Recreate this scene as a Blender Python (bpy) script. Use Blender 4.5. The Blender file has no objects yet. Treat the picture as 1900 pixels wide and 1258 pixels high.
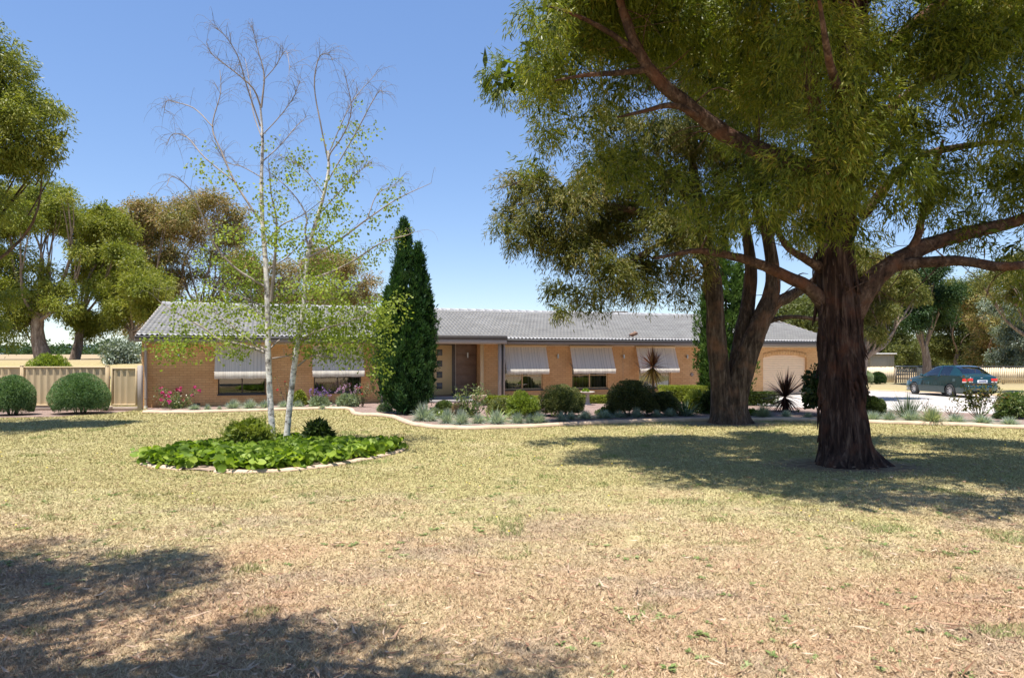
import bpy, math, random
import numpy as np
from math import radians, sin, cos, pi

SC = bpy.context.scene
COL = SC.collection
F = 1267.0      # focal length in photo pixels (24 mm on a 36 mm sensor, 1900 px wide)
HOR = 664.0     # horizon row in the photo
EYE = 1.75      # eye height in metres

# ------------------------------------------------------------------ camera
cam_d = bpy.data.cameras.new('camera'); cam = bpy.data.objects.new('camera', cam_d); COL.objects.link(cam)
cam_d.sensor_width = 36.0; cam_d.lens = 24.0
cam_d.shift_y = (HOR - 629.0) / 1900.0
cam_d.clip_start = 0.1; cam_d.clip_end = 9000.0
cam.location = (0, 0, EYE); cam.rotation_euler = (radians(90), 0, 0)
SC.camera = cam

# ------------------------------------------------------------------ sky, sun, exposure
TO_SUN = np.array([-0.13, -0.20, 1.0]); TO_SUN /= np.linalg.norm(TO_SUN)
EL = math.asin(TO_SUN[2]); AZ = math.atan2(TO_SUN[0], TO_SUN[1])
world = bpy.data.worlds.new('World'); SC.world = world; world.use_nodes = True
wn = world.node_tree.nodes; wl = world.node_tree.links
sky = wn.new('ShaderNodeTexSky'); sky.sky_type = 'NISHITA'; sky.sun_disc = False
sky.sun_elevation = EL; sky.sun_rotation = AZ
sky.altitude = 900; sky.air_density = 1.0; sky.dust_density = .1; sky.ozone_density = 3.5
gm = wn.new('ShaderNodeGamma'); gm.inputs[1].default_value = .6; hs = wn.new('ShaderNodeHueSaturation'); hs.inputs['Saturation'].default_value = 1.4; hs.inputs['Value'].default_value = 1.9; hs.inputs['Hue'].default_value = .512
wl.new(sky.outputs[0], gm.inputs[0]); wl.new(gm.outputs[0], hs.inputs['Color']); wl.new(hs.outputs[0], wn['Background'].inputs['Color'])
wn['Background'].inputs['Strength'].default_value = 0.094
sun_d = bpy.data.lights.new('sun', 'SUN'); sun_d.energy = 4.8; sun_d.angle = radians(0.53); sun_d.color = (1.0, 0.955, 0.88)
sun = bpy.data.objects.new('sun', sun_d); COL.objects.link(sun)
sun.rotation_euler = (0, math.acos(TO_SUN[2]), math.atan2(TO_SUN[1], TO_SUN[0]))
sun.location = (0, 0, 40)
vs = SC.view_settings
vs.view_transform = 'Standard'; vs.look = 'None'; vs.gamma = 1.0; vs.exposure = 1.02
SC.cycles.max_bounces = 8; SC.cycles.diffuse_bounces = 4; SC.cycles.transparent_max_bounces = 12
SC.cycles.sample_clamp_indirect = 6.0

# ------------------------------------------------------------------ helpers
def G(px, py):
    y = F * EYE / (py - HOR); return np.array([(px - 950) * y / F, y, 0.0])
def P(px, py, y):
    return np.array([(px - 950) * y / F, y, EYE - (py - HOR) * y / F])
def clean(v): return np.asarray(v, dtype=np.float64)

def thing(name, label, cat, loc=(0, 0, 0), rotz=0.0, group=None):
    o = bpy.data.objects.new(name, None); COL.objects.link(o)
    o.empty_display_size = 0.2
    o.location = tuple(float(c) for c in loc); o.rotation_euler = (0, 0, rotz)
    o['label'] = label; o['category'] = cat
    if group: o['group'] = group
    return o
def tag(o, label, cat, group=None):
    o['label'] = label; o['category'] = cat
    if group: o['group'] = group
    return o
def kind(o, k='structure', label=None, cat=None):
    o['kind'] = k
    if label: o['label'] = label
    if cat: o['category'] = cat
    return o

def mesh_np(name, verts, faces, mat, parent=None, attrs=None, smooth=False, local=False, origin=None):
    """verts (N,3); faces: list of int arrays (M,k). attrs: {name: per-face float array}."""
    verts = clean(verts)
    if parent is not None and not local:
        verts = verts - np.array(parent.location)
    if origin is not None: verts = verts - clean(origin)
    me = bpy.data.meshes.new(name)
    if not isinstance(faces, (list, tuple)): faces = [faces]
    faces = [np.asarray(f, dtype=np.int32) for f in faces if len(f)]
    nl = sum(f.size for f in faces); npoly = sum(len(f) for f in faces)
    me.vertices.add(len(verts)); me.loops.add(nl); me.polygons.add(npoly)
    me.vertices.foreach_set('co', verts.astype(np.float32).ravel())
    me.loops.foreach_set('vertex_index', np.concatenate([f.ravel() for f in faces]))
    sizes = np.concatenate([np.full(len(f), f.shape[1], dtype=np.int32) for f in faces])
    starts = np.concatenate([[0], np.cumsum(sizes)[:-1]]).astype(np.int32)
    me.polygons.foreach_set('loop_start', starts)
    if smooth: me.polygons.foreach_set('use_smooth', np.ones(npoly, dtype=bool))
    if attrs:
        for k, a in attrs.items():
            at = me.attributes.new(k, 'FLOAT', 'FACE'); at.data.foreach_set('value', np.asarray(a, dtype=np.float32))
    me.update(calc_edges=True); me.validate()
    if mat: me.materials.append(mat)
    o = bpy.data.objects.new(name, me); COL.objects.link(o)
    if parent is not None: o.parent = parent
    if origin is not None: o.location = tuple(float(c) for c in origin)
    return o

class MB:
    """collects simple solids, then links them as ONE mesh object"""
    def __init__(self): self.v = []; self.f = {}; self.n = 0
    def add(self, verts, faces):
        verts = clean(verts); self.v.append(verts)
        for f in faces: self.f.setdefault(len(f), []).append([i + self.n for i in f])
        self.n += len(verts); return self
    def addnp(self, verts, faces):
        self.v.append(clean(verts)); faces = np.asarray(faces)
        self.f.setdefault(faces.shape[1], []).extend((faces + self.n).tolist()); self.n += len(verts); return self
    def box(self, x0, x1, y0, y1, z0, z1, bev=0.0):
        if bev <= 0:
            v = [(x, y, z) for z in (z0, z1) for y in (y0, y1) for x in (x0, x1)]
            return self.add(v, [(0, 2, 3, 1), (4, 5, 7, 6), (0, 1, 5, 4), (2, 6, 7, 3), (0, 4, 6, 2), (1, 3, 7, 5)])
        b = min(bev, (x1-x0)*.45, (y1-y0)*.45, (z1-z0)*.45)
        v = []; 
        def ring(x0, x1, y0, y1, z, b):
            return [(x0+b, y0, z), (x1-b, y0, z), (x1, y0+b, z), (x1, y1-b, z), (x1-b, y1, z), (x0+b, y1, z), (x0, y1-b, z), (x0, y0+b, z)]
        rs = [ring(x0+b, x1-b, y0+b, y1-b, z0, b*.4), ring(x0, x1, y0, y1, z0+b, b), ring(x0, x1, y0, y1, z1-b, b), ring(x0+b, x1-b, y0+b, y1-b, z1, b*.4)]
        for r in rs: v += r
        f = [tuple(range(7, -1, -1)), tuple(range(24, 32))]
        for k in range(3):
            for i in range(8):
                j = (i + 1) % 8; f.append((k*8+i, k*8+j, k*8+8+j, k*8+8+i))
        return self.add(v, f)
    def quad(self, a, b, c, d): return self.add([a, b, c, d], [(0, 1, 2, 3)])
    def tube(self, pts, rad, seg=8, **k):
        v, f = tube_np(pts, rad, seg, **k); return self.addnp(v, f)
    def prism(self, poly, y0, y1):
        """polygon in x,z extruded along y"""
        n = len(poly); v = [(x, y0, z) for x, z in poly] + [(x, y1, z) for x, z in poly]
        f = [tuple(range(n)), tuple(range(2*n-1, n-1, -1))] + [(i, i+n, (i+1) % n + n, (i+1) % n) for i in range(n)]
        return self.add(v, f)
    def lathe(self, prof, c=(0, 0, 0), seg=20):
        v = []; f = []
        for r, z in prof:
            for i in range(seg):
                a = 2*pi*i/seg; v.append((c[0]+r*cos(a), c[1]+r*sin(a), c[2]+z))
        for k in range(len(prof)-1):
            for i in range(seg):
                j = (i+1) % seg; f.append((k*seg+i, k*seg+j, (k+1)*seg+j, (k+1)*seg+i))
        f.append(tuple(range(seg-1, -1, -1))); f.append(tuple((len(prof)-1)*seg+i for i in range(seg)))
        return self.add(v, f)
    def build(self, name, mat, parent=None, smooth=False, local=True, attrs=None, origin=None):
        return mesh_np(name, np.concatenate(self.v), [np.array(x) for x in self.f.values()], mat, parent, attrs, smooth, local, origin)

def vnoise(p, seed=0):
    p = clean(p); i = np.floor(p).astype(np.int64); f = p - i; f = f*f*(3-2*f)
    def h(ix, iy, iz):
        n = (ix*374761393 + iy*668265263 + iz*2147483647 + seed*1274126177) & 0xffffffff
        n = ((n ^ (n >> 13)) * 1274126177) & 0xffffffff
        return ((n ^ (n >> 16)) & 0xffff) / 65535.0
    r = 0
    for dx in (0, 1):
        for dy in (0, 1):
            for dz in (0, 1):
                w = (f[:, 0] if dx else 1-f[:, 0])*(f[:, 1] if dy else 1-f[:, 1])*(f[:, 2] if dz else 1-f[:, 2])
                r = r + w*h(i[:, 0]+dx, i[:, 1]+dy, i[:, 2]+dz)
    return r

def smooth_path(pts, rad, n):
    pts = clean(pts); m = len(pts)
    rad = np.interp(np.linspace(0, 1, m), np.linspace(0, 1, len(rad)), rad) if len(rad) != m else clean(rad)
    if m == 2:
        t = np.linspace(0, 1, n)[:, None]; return pts[0]*(1-t)+pts[1]*t, rad[0]*(1-t[:, 0])+rad[1]*t[:, 0]
    q = np.vstack([2*pts[0]-pts[1], pts, 2*pts[-1]-pts[-2]])
    out = []; ro = []
    for u in np.linspace(0, m-1-1e-6, n):
        i = int(u); t = u-i; a, b, c, d = q[i], q[i+1], q[i+2], q[i+3]
        out.append(.5*((2*b)+(c-a)*t+(2*a-5*b+4*c-d)*t*t+(3*b-a-3*c+d)*t**3)); ro.append(rad[i]*(1-t)+rad[min(i+1, m-1)]*t)
    return np.array(out), np.array(ro)

def tube_np(pts, rad, seg=8, n=None, bark=0.0, bseed=0, wig=0.0, rng=None, fur=7.0):
    pts = clean(pts)
    if n is None: n = max(len(pts), 2)
    if not hasattr(rad, '__len__'): rad = [rad, rad]
    p, r = smooth_path(pts, rad, n)
    if wig and rng is not None:
        w = rng.normal(0, wig, p.shape)*r[:, None]; w[0] = 0; p = p+w
    t = np.gradient(p, axis=0); t /= np.linalg.norm(t, axis=1)[:, None]+1e-9
    u = np.cross(t[0], [0.3, 1, 0.1]); u /= np.linalg.norm(u)
    us = []
    for k in range(len(p)):
        u = u-t[k]*np.dot(u, t[k]); u = u/(np.linalg.norm(u)+1e-9); us.append(u)
    us = np.array(us); ws = np.cross(t, us)
    a = np.linspace(0, 2*pi, seg, endpoint=False)
    R = np.repeat(r[:, None], seg, 1)
    if bark > 0:
        ln = np.concatenate([[0], np.cumsum(np.linalg.norm(np.diff(p, axis=0), axis=1))])
        A, Lh = np.meshgrid(a, ln)
        rr = max(r.mean(), .02)
        q = np.stack([np.cos(A)*fur, np.sin(A)*fur, Lh/rr*.45+bseed*7], -1).reshape(-1, 3)
        q2 = np.stack([np.cos(A)*fur*2.6, np.sin(A)*fur*2.6, Lh/rr*1.1+bseed*3], -1).reshape(-1, 3)
        q3 = np.stack([np.cos(A)*1.6, np.sin(A)*1.6, Lh/rr*.35+bseed], -1).reshape(-1, 3)
        nz = (np.abs(vnoise(q, 3)-.5)*2)**.7*1.0+.5*vnoise(q2, 5)+.8*vnoise(q3, 9)
        R = R*(1+bark*(nz.reshape(R.shape)-1.0))
    v = p[:, None, :]+us[:, None, :]*(np.cos(a)[None, :, None]*R[..., None])+ws[:, None, :]*(np.sin(a)[None, :, None]*R[..., None])
    v = v.reshape(-1, 3)
    k = np.arange(len(p)-1)[:, None]*seg; i = np.arange(seg)[None, :]; j = (i+1) % seg
    f = np.stack([k+i, k+j, k+seg+j, k+seg+i], -1).reshape(-1, 4)
    return v, f

def unit(v): return v/(np.linalg.norm(v, axis=-1, keepdims=True)+1e-9)

def inside(poly, xy):
    poly = clean(poly)[:, :2]; x, y = xy[:, 0], xy[:, 1]; r = np.zeros(len(xy), bool); n = len(poly)
    for i in range(n):
        x0, y0 = poly[i]; x1, y1 = poly[(i+1) % n]
        c = ((y0 > y) != (y1 > y)) & (x < (x1-x0)*(y-y0)/(y1-y0+1e-12)+x0); r ^= c
    return r

# ------------------------------------------------------------------ materials
def mat_new(name):
    m = bpy.data.materials.new(name); m.use_nodes = True; nt = m.node_tree
    return m, nt, nt.nodes['Principled BSDF']
def ramp(nt, fac, stops):
    r = nt.nodes.new('ShaderNodeValToRGB'); e = r.color_ramp.elements
    e[0].position = stops[0][0]; e[0].color = (*stops[0][1], 1); e[1].position = stops[-1][0]; e[1].color = (*stops[-1][1], 1)
    for p, c in stops[1:-1]:
        x = e.new(p); x.color = (*c, 1)
    nt.links.new(fac, r.inputs[0]); return r.outputs[0]
def noise(nt, vec, scale, detail=4, rough=.55, dist=0.0):
    n = nt.nodes.new('ShaderNodeTexNoise'); n.inputs['Scale'].default_value = scale; n.inputs['Detail'].default_value = detail
    n.inputs['Roughness'].default_value = rough; n.inputs['Distortion'].default_value = dist
    if vec is not None: nt.links.new(vec, n.inputs['Vector'])
    return n.outputs[0]
def math_(nt, op, a, b=None, clamp=False):
    m = nt.nodes.new('ShaderNodeMath'); m.operation = op; m.use_clamp = clamp
    for i, x in enumerate((a, b)):
        if x is None: continue
        if isinstance(x, (int, float)): m.inputs[i].default_value = x
        else: nt.links.new(x, m.inputs[i])
    return m.outputs[0]
def mixc(nt, fac, a, b, mode='MIX'):
    m = nt.nodes.new('ShaderNodeMix'); m.data_type = 'RGBA'; m.blend_type = mode
    for s, x in ((m.inputs[0], fac), (m.inputs[6], a), (m.inputs[7], b)):
        if isinstance(x, (int, float)): s.default_value = x
        elif isinstance(x, tuple): s.default_value = (*x, 1) if len(x) == 3 else x
        else: nt.links.new(x, s)
    return m.outputs[2]
def position(nt): return nt.nodes.new('ShaderNodeNewGeometry').outputs['Position']
def objcoord(nt): return nt.nodes.new('ShaderNodeTexCoord').outputs['Object']
def mapv(nt, vec, scale=(1, 1, 1), rot=(0, 0, 0)):
    m = nt.nodes.new('ShaderNodeMapping'); m.inputs['Scale'].default_value = scale; m.inputs['Rotation'].default_value = rot
    nt.links.new(vec, m.inputs['Vector']); return m.outputs[0]
def bump(nt, bs, h, strength=.4, dist=.02):
    b = nt.nodes.new('ShaderNodeBump'); b.inputs['Strength'].default_value = strength; b.inputs['Distance'].default_value = dist
    nt.links.new(h, b.inputs['Height']); nt.links.new(b.outputs[0], bs.inputs['Normal'])

def plain(name, col, rough=.6, var=.12, scale=6.0, metallic=0.0, bmp=0.0, spec=.5, coord='obj'):
    m, nt, bs = mat_new(name)
    v = objcoord(nt) if coord == 'obj' else position(nt)
    n = noise(nt, v, scale, 5, .6)
    lo = tuple(max(0, c*(1-var)) for c in col); hi = tuple(min(1, c*(1+var)) for c in col)
    nt.links.new(ramp(nt, n, [(.3, lo), (.7, hi)]), bs.inputs['Base Color'])
    bs.inputs['Roughness'].default_value = rough; bs.inputs['Metallic'].default_value = metallic
    bs.inputs['Specular IOR Level'].default_value = spec
    if bmp: bump(nt, bs, noise(nt, v, scale*5, 4), bmp, .01)
    return m

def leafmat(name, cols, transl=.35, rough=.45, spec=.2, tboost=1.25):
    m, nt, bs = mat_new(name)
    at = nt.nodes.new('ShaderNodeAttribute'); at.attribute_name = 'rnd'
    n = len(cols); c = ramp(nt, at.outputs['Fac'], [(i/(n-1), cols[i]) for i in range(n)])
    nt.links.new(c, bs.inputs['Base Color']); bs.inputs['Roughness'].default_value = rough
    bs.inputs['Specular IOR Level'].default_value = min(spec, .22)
    if transl > 0:
        tr = nt.nodes.new('ShaderNodeBsdfTranslucent')
        tc = mixc(nt, 1.0, c, (tboost*1.1, tboost*1.15, tboost*.5), 'MULTIPLY')
        nt.links.new(tc, tr.inputs[0])
        mx = nt.nodes.new('ShaderNodeMixShader'); mx.inputs[0].default_value = transl
        nt.links.new(bs.outputs[0], mx.inputs[1]); nt.links.new(tr.outputs[0], mx.inputs[2])
        nt.links.new(mx.outputs[0], nt.nodes['Material Output'].inputs['Surface'])
    return m

def barkmat(name, dark, mid, light, stretch=(9, 9, 1.2), bs_=.8, red=None):
    m, nt, bs = mat_new(name)
    v = mapv(nt, position(nt), stretch)
    n1 = noise(nt, v, 1.3, 6, .65, .6); n2 = noise(nt, position(nt), 2.2, 3)
    n3 = noise(nt, mapv(nt, position(nt), (stretch[0]*2.6, stretch[1]*2.6, stretch[2]*4.5)), 1.3, 4, .6, .4)
    n1 = math_(nt, 'ADD', math_(nt, 'MULTIPLY', n1, .68), math_(nt, 'MULTIPLY', n3, .32))
    c = ramp(nt, n1, [(.34, dark), (.51, mid), (.66, light)])
    n4 = noise(nt, mapv(nt, position(nt), (3, 3, 1.6)), 1.0, 4, .6)
    c = mixc(nt, math_(nt, 'MULTIPLY', ramp(nt, n4, [(.58, (0, 0, 0)), (.70, (1, 1, 1))]), .35), c, tuple(x*.8 for x in light))
    if red: c = mixc(nt, math_(nt, 'MULTIPLY', ramp(nt, n2, [(.5, (0, 0, 0)), (.68, (1, 1, 1))]), .8), c, red)
    nt.links.new(c, bs.inputs['Base Color']); bs.inputs['Roughness'].default_value = .9; bs.inputs['Specular IOR Level'].default_value = .15
    bump(nt, bs, n1, bs_, .05)
    return m
# ------------------------------------------------------------------ key places
T1 = np.array([5.50, 11.2, 0.0])      # front gum trunk
T2 = G(1350, 785)                     # second gum trunk
TB = np.array([-4.62, 13.3, 0.0])     # birch
HX, HY = (276-950)*23.6/F, 23.6       # house left front corner
HANG = math.atan2(0.3185, 0.948)
UX, UY = cos(HANG), sin(HANG)
def HW(s, v=0.0, z=0.0): return np.array([HX+UX*s-UY*v, HY+UY*s+UX*v, z])
def S(px, v=0.0):                      # photo column -> distance along the house at depth v
    k = (px-950)/F; x0 = HX-UY*v; y0 = HY+UX*v
    return (k*y0-x0)/(UX-k*UY)
def HZ(px, py, v=0.0):                 # photo pixel -> height on the house at depth v
    y = HY+UX*v+UY*S(px, v); return EYE-(py-HOR)*y/F

KERB_BED = [(266, 766.5), (300, 767), (345, 767), (420, 765), (500, 762.5), (560, 760.5), (610, 759.5), (636, 759.5), (650, 761.5), (655, 767), (662, 770.5), (690, 772), (718, 774), (736, 778), (752, 785), (775, 791), (810, 795), (860, 797), (920, 796), (1000, 793), (1070, 789), (1140, 786), (1220, 783), (1300, 781), (1390, 780.5), (1480, 781), (1560, 783), (1640, 786), (1720, 789), (1800, 791.5), (1900, 796), (1960, 801)]
KB = np.array([G(*p)[:2] for p in KERB_BED])
KBs, _ = smooth_path(np.c_[KB, np.zeros(len(KB))], [1]*len(KB), 160); KBs = KBs[:, :2]
DRIVE_F = np.array([HW(24.2, -.05)[:2], G(1400, 754)[:2], G(1440, 757)[:2], G(1520, 758)[:2], G(1600, 761)[:2], G(1700, 764)[:2], G(1800, 768)[:2], G(1905, 773)[:2], [20.0, 18.2], [30.0, 12.0]])
DRIVE_B = np.array([[44, 4.0], [31.0, 20.0], G(1900, 736.5)[:2], G(1780, 731.5)[:2], G(1622, 725.5)[:2], [17.2, 37.6], [15.6, 36.5], HW(29.3, -.05)[:2]])
DRIVE = np.vstack([DRIVE_F, DRIVE_B])
MULCH = np.vstack([KBs, [[22, 16.6]], DRIVE_F[::-1][2:], HW(24.2, .05)[None, :2], HW(-.02, .05)[None, :2]])
MULCH_L = np.array([[-21, 22.75], [-21, 21.2], [-17.3, 20.3], [-15.6, 19.9], [-13.6, 20.2], [-12.7, 21.4], [-12.55, 22.75]])
ISLAND = np.array([(-6.3, 11.6), (-5.9, 11.08), (-5.2, 10.68), (-4.5, 10.46), (-3.8, 10.44), (-3.1, 10.85), (-2.5, 11.75), (-2.12, 12.7), (-2.2, 13.2), (-2.8, 13.3), (-3.7, 13.75), (-4.7, 13.8), (-5.4, 13.2), (-5.95, 12.3)])

def sstep(x): x = np.clip(x, 0, 1); return x*x*(3-2*x)
def ground_z(x, y):
    x = clean(x); y = clean(y)
    a = np.maximum(sstep((-14.5-x)/7)*sstep((y-26)/17), sstep((y-52)/50)*sstep((-2-x)/12))
    far = np.clip(y-44, 0, 260)*0.0063
    return a*(1.62+far)

# ------------------------------------------------------------------ the lawn colour, shared by soil sheet and grass blades
def lawn_colour(nt, blades):
    pos = position(nt); pv = mapv(nt, pos, (1, 1, 0))
    sep = nt.nodes.new('ShaderNodeSeparateXYZ'); nt.links.new(pos, sep.inputs[0]); X, Y = sep.outputs[0], sep.outputs[1]
    n1 = noise(nt, pv, .42, 5, .62, .4); n2 = noise(nt, pv, 1.7, 4, .6); n3 = noise(nt, mapv(nt, pos, (.6, 1, 0)), .65, 4, .6, .8)
    n4 = noise(nt, pv, 7, 3, .6)
    # greener with distance from the camera: the near part is burnt off
    g = math_(nt, 'MULTIPLY', math_(nt, 'SUBTRACT', Y, 6.3), .115)
    g = math_(nt, 'MINIMUM', math_(nt, 'MAXIMUM', g, -.12), .42)
    k = math_(nt, 'ADD', math_(nt, 'ADD', math_(nt, 'MULTIPLY', n1, .9), math_(nt, 'MULTIPLY', n2, .45)), g)
    straw = (.465, .345, .22); warm = (.45, .295, .19); grey = (.33, .26, .20)
    olive = (.42, .375, .195); green = (.24, .265, .09)
    base = ramp(nt, k, [(.50, straw), (.72, (.47, .385, .225)), (.95, olive), (1.0, (.38, .34, .16))])
    k2 = ramp(nt, n3, [(.50, (0, 0, 0)), (.64, (1, 1, 1))])
    near = math_(nt, 'SUBTRACT', 1.0, math_(nt, 'MULTIPLY', g, 2.2), True)
    base = mixc(nt, math_(nt, 'MULTIPLY', math_(nt, 'MULTIPLY', k2, near), .6), base, warm)
    k3 = ramp(nt, noise(nt, mapv(nt, pos, (.8, 1.4, 0)), .8, 4, .65, .5), [(.51, (0, 0, 0)), (.62, (1, 1, 1))])
    base = mixc(nt, math_(nt, 'MULTIPLY', math_(nt, 'MULTIPLY', k3, near), .55), base, grey)
    k4 = ramp(nt, n2, [(.60, (0, 0, 0)), (.78, (1, 1, 1))])
    base = mixc(nt, math_(nt, 'MULTIPLY', k4, .28), base, green)
    if blades:
        at = nt.nodes.new('ShaderNodeAttribute'); at.attribute_name = 'rnd'
        v = ramp(nt, at.outputs['Fac'], [(0, (.68, .66, .64)), (.5, (1.02, 1.01, 1)), (1, (1.42, 1.38, 1.34))])
        base = mixc(nt, 1.0, base, v, 'MULTIPLY')
        ag = nt.nodes.new('ShaderNodeAttribute'); ag.attribute_name = 'green'
        base = mixc(nt, ag.outputs['Fac'], base, (.16, .23, .055))
        ab = nt.nodes.new('ShaderNodeAttribute'); ab.attribute_name = 'brown'
        base = mixc(nt, ab.outputs['Fac'], base, (.26, .15, .085))
    else:
        v = ramp(nt, n4, [(.3, (.62, .58, .54)), (.7, (1.0, .99, .97))])
        base = mixc(nt, 1.0, base, v, 'MULTIPLY')
        # bare, needle-covered soil round the two gum trunks
        for c, r0, r1, st in ((T1, .75, 1.75, (1, .62)), (T2, .7, 1.7, (1, .6))):
            dx = math_(nt, 'SUBTRACT', X, float(c[0])); dy = math_(nt, 'MULTIPLY', math_(nt, 'SUBTRACT', Y, float(c[1])-.15), 1/st[1])
            d = math_(nt, 'POWER', math_(nt, 'ADD', math_(nt, 'POWER', dx, 2.0), math_(nt, 'POWER', dy, 2.0)), .5)
            d = math_(nt, 'ADD', d, math_(nt, 'MULTIPLY', math_(nt, 'SUBTRACT', n2, .5), 1.6))
            mr = nt.nodes.new('ShaderNodeMapRange'); nt.links.new(d, mr.inputs[0])
            mr.inputs[1].default_value = r0; mr.inputs[2].default_value = r1; mr.inputs[3].default_value = 1; mr.inputs[4].default_value = 0
            base = mixc(nt, math_(nt, 'MULTIPLY', mr.outputs[0], .85), base, ramp(nt, n4, [(.35, (.13, .085, .06)), (.7, (.27, .185, .13))]))
        # the dry paddock behind
        far = nt.nodes.new('ShaderNodeMapRange'); nt.links.new(Y, far.inputs[0]); far.inputs[1].default_value = 34; far.inputs[2].default_value = 46
        nf = noise(nt, mapv(nt, pos, (.006, .03, 0)), 1.0, 4)
        base = mixc(nt, far.outputs[0], base, ramp(nt, nf, [(.35, (.30, .225, .13)), (.5, (.33, .25, .155)), (.65, (.24, .205, .115))]))
    return base

m_lawn, nt, bs = mat_new('lawn_soil')
nt.links.new(lawn_colour(nt, False), bs.inputs['Base Color']); bs.inputs['Roughness'].default_value = .95; bs.inputs['Specular IOR Level'].default_value = .1
bump(nt, bs, noise(nt, position(nt), 26, 5, .7), .9, .03)
m_blade, nt, bs = mat_new('grass_blades')
nt.links.new(lawn_colour(nt, True), bs.inputs['Base Color']); bs.inputs['Roughness'].default_value = .75; bs.inputs['Specular IOR Level'].default_value = .2

def grid_sheet(xs, ys, zf):
    X, Y = np.meshgrid(xs, ys); Z = zf(X, Y); v = np.stack([X, Y, Z], -1).reshape(-1, 3)
    nx, ny = len(xs), len(ys); k = np.arange(ny-1)[:, None]*nx; i = np.arange(nx-1)[None, :]
    f = np.stack([k+i, k+i+1, k+nx+i+1, k+nx+i], -1).reshape(-1, 4); return v, f
xs = np.unique(np.concatenate([np.linspace(-2600, -120, 14), np.linspace(-120, -32, 23), np.linspace(-32, 50, 60), np.linspace(50, 120, 15), np.linspace(120, 2600, 14)]))
ys = np.unique(np.concatenate([np.linspace(-60, 20, 9), np.linspace(20, 110, 70), np.linspace(110, 330, 30), np.linspace(330, 6000, 14)]))
v, f = grid_sheet(xs, ys, lambda x, y: ground_z(x, y))
kind(mesh_np('ground', v, f, m_lawn, smooth=True), 'structure', 'dry sunburnt lawn running into the tan paddock behind the house', 'ground')

# mulch beds, drive, slab-like sheets
def flat_poly(name, poly, z, mat, label=None, cat=None):
    poly = clean(poly)
    v = np.c_[poly, np.full(len(poly), z)]
    from mathutils.geometry import tessellate_polygon
    from mathutils import Vector
    tri = tessellate_polygon([[Vector(q) for q in v]]); fs = []
    for t in tri:
        t = list(t); p0, p1, p2 = v[t[0]], v[t[1]], v[t[2]]
        cr = (p1[0]-p0[0])*(p2[1]-p0[1])-(p1[1]-p0[1])*(p2[0]-p0[0])
        if abs(cr) < 1e-7: continue
        fs.append(t if cr > 0 else t[::-1])
    me = bpy.data.meshes.new(name); me.from_pydata([tuple(q) for q in v], [], fs); me.materials.append(mat)
    o = bpy.data.objects.new(name, me); COL.objects.link(o); return kind(o, 'structure', label, cat)
m_mulch, nt, bs = mat_new('mulch')
p = position(nt); n = noise(nt, p, 22, 5, .75); n_b = noise(nt, p, 1.2, 3)
c = ramp(nt, n, [(.3, (.10, .065, .055)), (.5, (.24, .165, .14)), (.7, (.46, .36, .32))])
c = mixc(nt, .35, c, ramp(nt, n_b, [(.35, (.2, .14, .11)), (.65, (.38, .29, .25))]))
nt.links.new(c, bs.inputs['Base Color']); bs.inputs['Roughness'].default_value = .95; bs.inputs['Specular IOR Level'].default_value = .1
bump(nt, bs, n, 1.0, .05)
flat_poly('mulch_bed', MULCH, .030, m_mulch, 'bark mulch covering the long garden bed in front of the house', 'mulch')
flat_poly('mulch_strip', MULCH_L, .006, m_mulch, 'bark mulch strip under the round shrubs along the steel fence', 'mulch')
m_soil = plain('island_soil', (.27, .2, .155), .95, .35, 9, bmp=.8, coord='pos', spec=.1)
flat_poly('island_soil', ISLAND, .020, m_soil, 'bare brown soil of the island bed under the birch', 'soil')
m_drive, nt, bs = mat_new('gravel')
p = position(nt); n = noise(nt, p, 30, 4, .7); n_b = noise(nt, mapv(nt, p, (.5, 1.6, 1)), .7, 4)
c = mixc(nt, .5, ramp(nt, n, [(.3, (.27, .245, .225)), (.7, (.53, .49, .455))]), ramp(nt, n_b, [(.35, (.32, .285, .255)), (.6, (.47, .435, .40))]))
nt.links.new(c, bs.inputs['Base Color']); bs.inputs['Roughness'].default_value = .95; bump(nt, bs, n, .6, .02)
flat_poly('driveway', DRIVE, .012, m_drive, 'pale gravel driveway between the garden bed and the picket fence', 'driveway')

# concrete kerbs
m_kerb = plain('peach_concrete', (.50, .365, .255), .85, .2, 3.0, bmp=.35, coord='pos')
def kerb(name, path, label, w=.13, h=.095, breaks=(), group=None):
    path = clean(path)
    t = unit(np.gradient(path, axis=0)); nrm = np.stack([-t[:, 1], t[:, 0]], 1)
    prof = [(-w/2, -.02), (-w/2, h*.45), (-w/2+.035, h*.85), (-w*.08, h), (w*.3, h), (w/2, h*.8), (w/2, -.02)]
    k = len(prof); V = []; Fc = []
    rg = np.random.default_rng(5)
    for i in range(len(path)):
        j = h*.05*math.sin(i*.9)+rg.normal(0, .003)
        for a, z in prof: V.append((*(path[i]+nrm[i]*a), z+(j if z > 0 else 0)))
    for i in range(len(path)-1):
        if i in breaks: continue
        for q in range(k): Fc.append((i*k+q, i*k+(q+1) % k, (i+1)*k+(q+1) % k, (i+1)*k+q))
    o = mesh_np(name, V, np.array(Fc), m_kerb); tag(o, label, 'garden edging', group); return o
kerb('garden_edging', KBs, 'long peach concrete edging curving along the mulch bed before the house')
isl, _ = smooth_path(np.c_[np.vstack([ISLAND, ISLAND[:1]]), np.zeros(len(ISLAND)+1)], [1]*(len(ISLAND)+1), 120); isl = isl[:, :2]
ia = [i for i, q in enumerate(isl) if q[1] < 13.0 and q[0] > -4.62 and i < 80]
kerb('garden_edging', isl[ia[0]:ia[-1]+1], 'right hand peach edging piece of the island bed under the birch', .13, .045)
ib = [i for i, q in enumerate(isl) if q[0] < -5.05 and q[1] < 12.2 and i < 60]
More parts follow.
